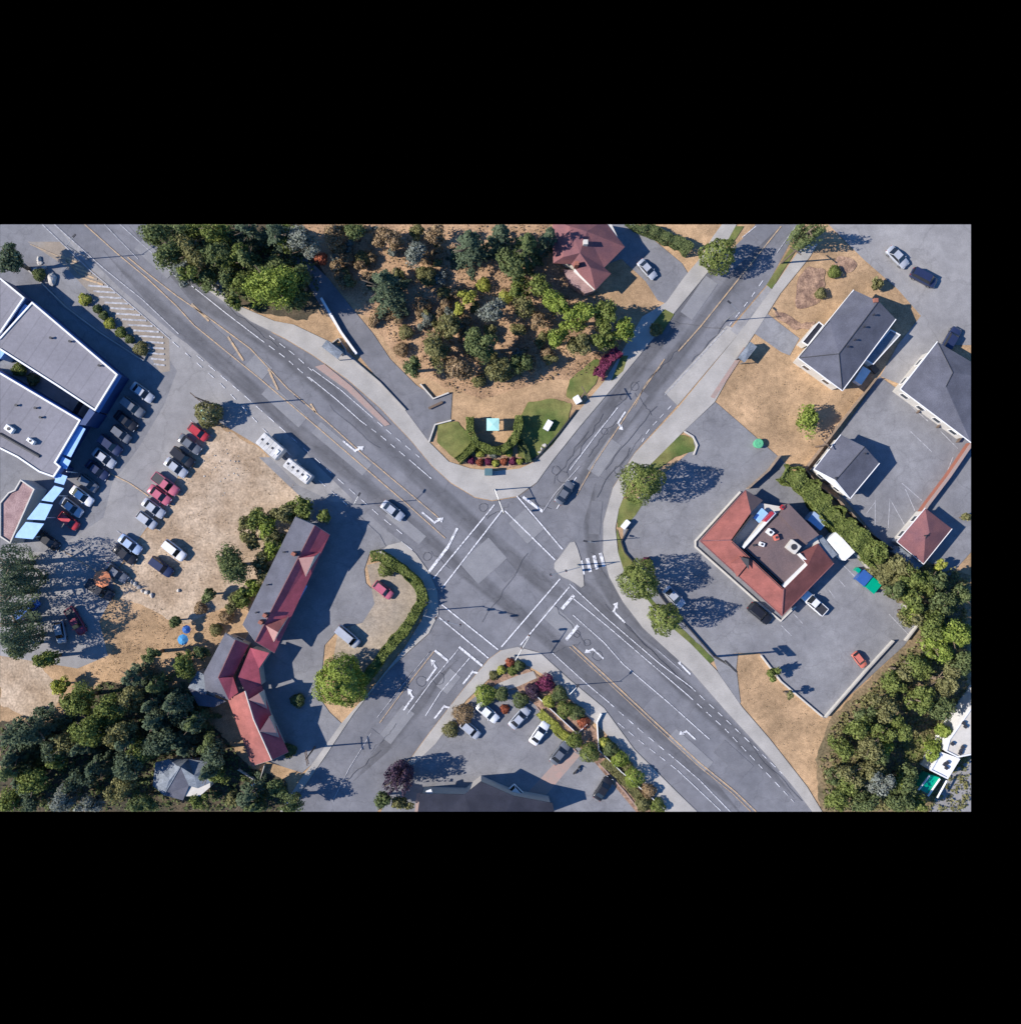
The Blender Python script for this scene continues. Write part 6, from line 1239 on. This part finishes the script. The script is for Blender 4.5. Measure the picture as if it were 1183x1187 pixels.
LB = ['small green tree where the hedge strip meets the wood', 'olive tree beside the pyramid-roofed outbuilding lean-to', 'green tree in front of the lean-to', 'dark tree at the shadow side of the outbuilding', 'green tree opposite the lot corner dumpsters', 'large dark tree right of the wall bend', 'dark tree at the plot edge below the paved court', 'green tree outside the bend of the block wall',
      'large bright tree at the plot edge', 'bright green tree at the upper end of the yellowish clump', 'dark tree at the plot edge behind the bright one', 'green tree over the brown bank', 'large olive tree in the widest part of the wood strip', 'green tree at the end of the block wall', 'big green tree in the heart of the wood strip', 'olive tree above the dry slope foot', 'dark tree above the yard lawn', 'green tree at the lowest corner of the lot wall',
      'big green tree beside the yard lawn', 'olive tree between highway bank and yard lawn', 'green tree on the highway bank', 'bright round tree on the yard lawn', 'bright small tree at the corner of the white building', 'olive tree low on the highway bank', 'large grey-green tree below the yard lawn', 'dark tree beside the conservatory', 'green tree at the bottom beside the sidewalk', 'dark tree on the bottom edge of the wood strip', 'dark tree on the bottom edge nearer the conservatory', 'green small tree on the bottom edge by the pale yard', 'dark small tree on the highway bank']
for (x, y, r, hh, l), lab in zip(K2, LB): tree(x, y, r, hh, 'broad', l, lab, ge)
tree(1118, 600, 6, 3, 'broad', 'olive', 'tiny olive tree at the plot edge in the paved court'); tree(1090, 655, 8, 4, 'broad', 'lime', 'yellowish small tree behind the outbuilding')
tree(12, 300, 22, 10, 'broad', 'fir', 'dark tree on the side edge above the mall')
def inside(x, y, poly):
    r_ = False; j = len(poly) - 1
    for i in range(len(poly)):
        if (poly[i][1] > y) != (poly[j][1] > y) and x < (poly[j][0] - poly[i][0]) * (y - poly[i][1]) / (poly[j][1] - poly[i][1]) + poly[i][0]: r_ = not r_
        j = i
    return r_
rs_ = random.Random(5)
ORD = 'first second third fourth fifth sixth seventh eighth ninth tenth eleventh twelfth thirteenth fourteenth fifteenth sixteenth seventeenth eighteenth nineteenth twentieth'.split()
ORD += ['twenty-' + w_ for w_ in ORD[:9]]
def by_rows(group, fmt):
    """give every tree of a group its own label, by its place from the top of the wood"""
    o_ = sorted([o for o in scene.objects if o.get('group') == group], key=lambda o: -o.location.y)
    for k, o in enumerate(o_): o['label'] = fmt % ORD[k]
def scatter(poly, n, fn):
    xs = [q[0] for q in poly]; ys = [q[1] for q in poly]; k = 0
    while k < n:
        x, y = rs_.uniform(min(xs), max(xs)), rs_.uniform(min(ys), max(ys))
        if inside(x, y, poly): fn(x, y); k += 1
scatter([(380, 262), (535, 262), (520, 330), (650, 400), (640, 430), (560, 450), (480, 400), (425, 370), (385, 310)], 70, lambda x, y: shrub(x, y, rs_.uniform(5, 12), rs_.uniform(1.2, 3.2), *rs_.choice([('brown', 'brown withered shrub between the trees of the slope above the corner garden'), ('brown', 'brown withered shrub between the trees of the slope above the corner garden'), ('olive', 'olive loose shrub between the trees of the slope above the corner garden'), ('grey', 'grey-leaved shrub between the trees of the slope above the corner garden')]), 'dry shrubs of the slope', 'broad', leaf=.32))
scatter([(70, 850), (200, 800), (250, 850), (280, 900), (330, 935), (30, 935), (5, 860)], 26, lambda x, y: tree(x, y, rs_.uniform(13, 20), rs_.uniform(7, 11), rs_.choice(['broad', 'fir']), 'fir', 'blackish green tree closing the gaps of the shaded lower wood', 'dark filler trees of the lower wood'))
scatter([(170, 262), (340, 262), (350, 330), (280, 340), (200, 315)], 12, lambda x, y: tree(x, y, rs_.uniform(13, 18), rs_.uniform(7, 11), 'broad', rs_.choice(['dark', 'mid']), 'green tree filling the gaps of the wood above the highway', 'filler trees of the upper wood'))
scatter([(1015, 660), (1115, 680), (1115, 800), (1060, 860), (1050, 935), (960, 930), (975, 860), (1060, 750)], 22, lambda x, y: tree(x, y, rs_.uniform(11, 17), rs_.uniform(5, 8), 'broad', rs_.choice(['mid', 'olive', 'bright', 'dark']), 'green tree filling the gaps of the eastern wood strip', 'filler trees of the eastern wood strip'))
by_rows('dark filler trees of the lower wood', 'blackish gap-filling tree of the shaded lower wood, %s from the top of the picture')
by_rows('filler trees of the upper wood', 'small gap-filling tree of the wood above the highway, %s from the top')
by_rows('filler trees of the eastern wood strip', 'small gap-filling tree of the eastern wood strip, %s from the top')
by_rows('boulders edging the dirt lot', 'pale boulder edging the dirt lot, %s from the parked-cars end of the row')
by_rows('rock heap by the mall', 'white rock at the head of the mall planting strip, %s from the top')
by_rows('white lawn stones', 'white stone on the corner lawn, %s from the top of its short row')
# ground cover
ground_tufts('weeds', [(243, 492), (300, 522), (345, 568), (395, 590), (345, 640), (300, 680), (265, 696), (215, 720), (190, 712), (150, 680), (185, 610), (205, 560), (222, 522)], 260, 'brown', 'sparse dark weeds dotting the pale dirt lot', .05, .17)
ground_tufts('weeds', [(350, 262), (640, 262), (660, 300), (730, 390), (700, 430), (640, 440), (560, 460), (520, 450), (440, 380), (380, 310)], 1500, 'brown', 'dry brown tussocks scattered under the trees of the slope')
ground_tufts('dry_grass_tufts', [(170, 700), (215, 725), (268, 705), (290, 690), (250, 740), (200, 790), (130, 790), (100, 780), (120, 760)], 260, 'brown', 'dry grass tufts on the slope left of the motel', .12, .2)
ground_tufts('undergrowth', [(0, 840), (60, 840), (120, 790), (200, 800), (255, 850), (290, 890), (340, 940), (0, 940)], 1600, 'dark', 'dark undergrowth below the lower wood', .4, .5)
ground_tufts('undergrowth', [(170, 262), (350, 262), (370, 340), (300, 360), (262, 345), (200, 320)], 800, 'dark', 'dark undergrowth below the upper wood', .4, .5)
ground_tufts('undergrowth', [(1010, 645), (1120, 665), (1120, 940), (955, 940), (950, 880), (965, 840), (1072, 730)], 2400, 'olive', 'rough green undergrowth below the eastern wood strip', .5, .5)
ground_tufts('dry_grass_tufts', [(855, 775), (875, 765), (955, 838), (950, 900), (880, 845)], 70, 'brown', 'dry grass tufts on the highway bank triangle', .08, .16)
ground_tufts('dry_grass_tufts', [(870, 405), (920, 420), (970, 460), (1010, 440), (930, 540), (840, 465)], 90, 'brown', 'dry grass tufts in the field below the grey-gabled house', .08, .17)
# ---------------------------------------------------------------- trim everything at the edges of the surveyed plot
bpy.context.view_layer.update()
X0, X1, Y0, Y1 = -CX / S, (1125 - CX) / S, (CY - 941) / S, (CY - 260) / S
apex = Vector((0, 0, CH))
PL = []
for a, b in (((X0, Y0), (X0, Y1)), ((X1, Y1), (X1, Y0)), ((X1, Y0), (X0, Y0)), ((X0, Y1), (X1, Y1))):
    a, b = Vector((*a, 0)), Vector((*b, 0)); n = (b - a).cross(apex - a).normalized()
    if n.dot(Vector((0, 0, 0)) - a) > 0: n = -n          # outward
    PL.append((a, n))
def drop(o):
    for c in list(o.children): drop(c)
    bpy.data.objects.remove(o)
def trim(o):
    me = o.data; mw = o.matrix_world; co = np.empty(len(me.vertices) * 3, np.float32); me.vertices.foreach_get('co', co); co = co.reshape(-1, 3)
    m4 = np.array(mw); wc = co @ m4[:3, :3].T + m4[:3, 3]; D = [(wc - np.array(a)) @ np.array(n) for a, n in PL]
    mx = max(d.max() for d in D)
    if mx <= 1e-4: return
    if any(d.min() >= -1e-4 for d in D): drop(o); return
    leafy = len(me.polygons) > 300 and len(me.vertices) == 4 * len(me.polygons)
    mats = [s.material for s in o.material_slots]
    m2 = me.copy(); bm = bmesh.new(); bm.from_mesh(m2); inv = mw.inverted(); nm = mw.to_3x3().transposed()
    if leafy:
        out = (np.max(np.stack(D), 0) > .05); bm.verts.ensure_lookup_table(); bmesh.ops.delete(bm, geom=[bm.verts[i] for i in np.nonzero(out)[0]], context='VERTS')
    else:
        for (a, n), d in zip(PL, D):
            if d.max() <= 1e-4: continue
            r = bmesh.ops.bisect_plane(bm, geom=bm.verts[:] + bm.edges[:] + bm.faces[:], dist=1e-5, plane_co=inv @ a, plane_no=(nm @ n).normalized(), clear_outer=True)
            ed = [g for g in r['geom_cut'] if isinstance(g, bmesh.types.BMEdge) and g.is_boundary]
            if ed and o.get('kind') != 'structure' or (ed and 'ground' in o.name): bmesh.ops.holes_fill(bm, edges=ed, sides=0)
    if len(bm.faces) == 0: bm.free(); drop(o); return
    bm.to_mesh(m2); bm.free(); o.data = m2
    for i, m_ in enumerate(mats):
        if i < len(o.material_slots) and o.material_slots[i].material != m_: o.material_slots[i].link = 'OBJECT'; o.material_slots[i].material = m_
for nm_ in [o.name for o in scene.objects if o.type == 'MESH' and o.name != 'ground']:
    if nm_ in scene.objects: trim(scene.objects[nm_])
for _ in range(2):
    bpy.context.view_layer.update()
    for o in [o for o in scene.objects if o.type == 'EMPTY' and not o.children]: bpy.data.objects.remove(o)
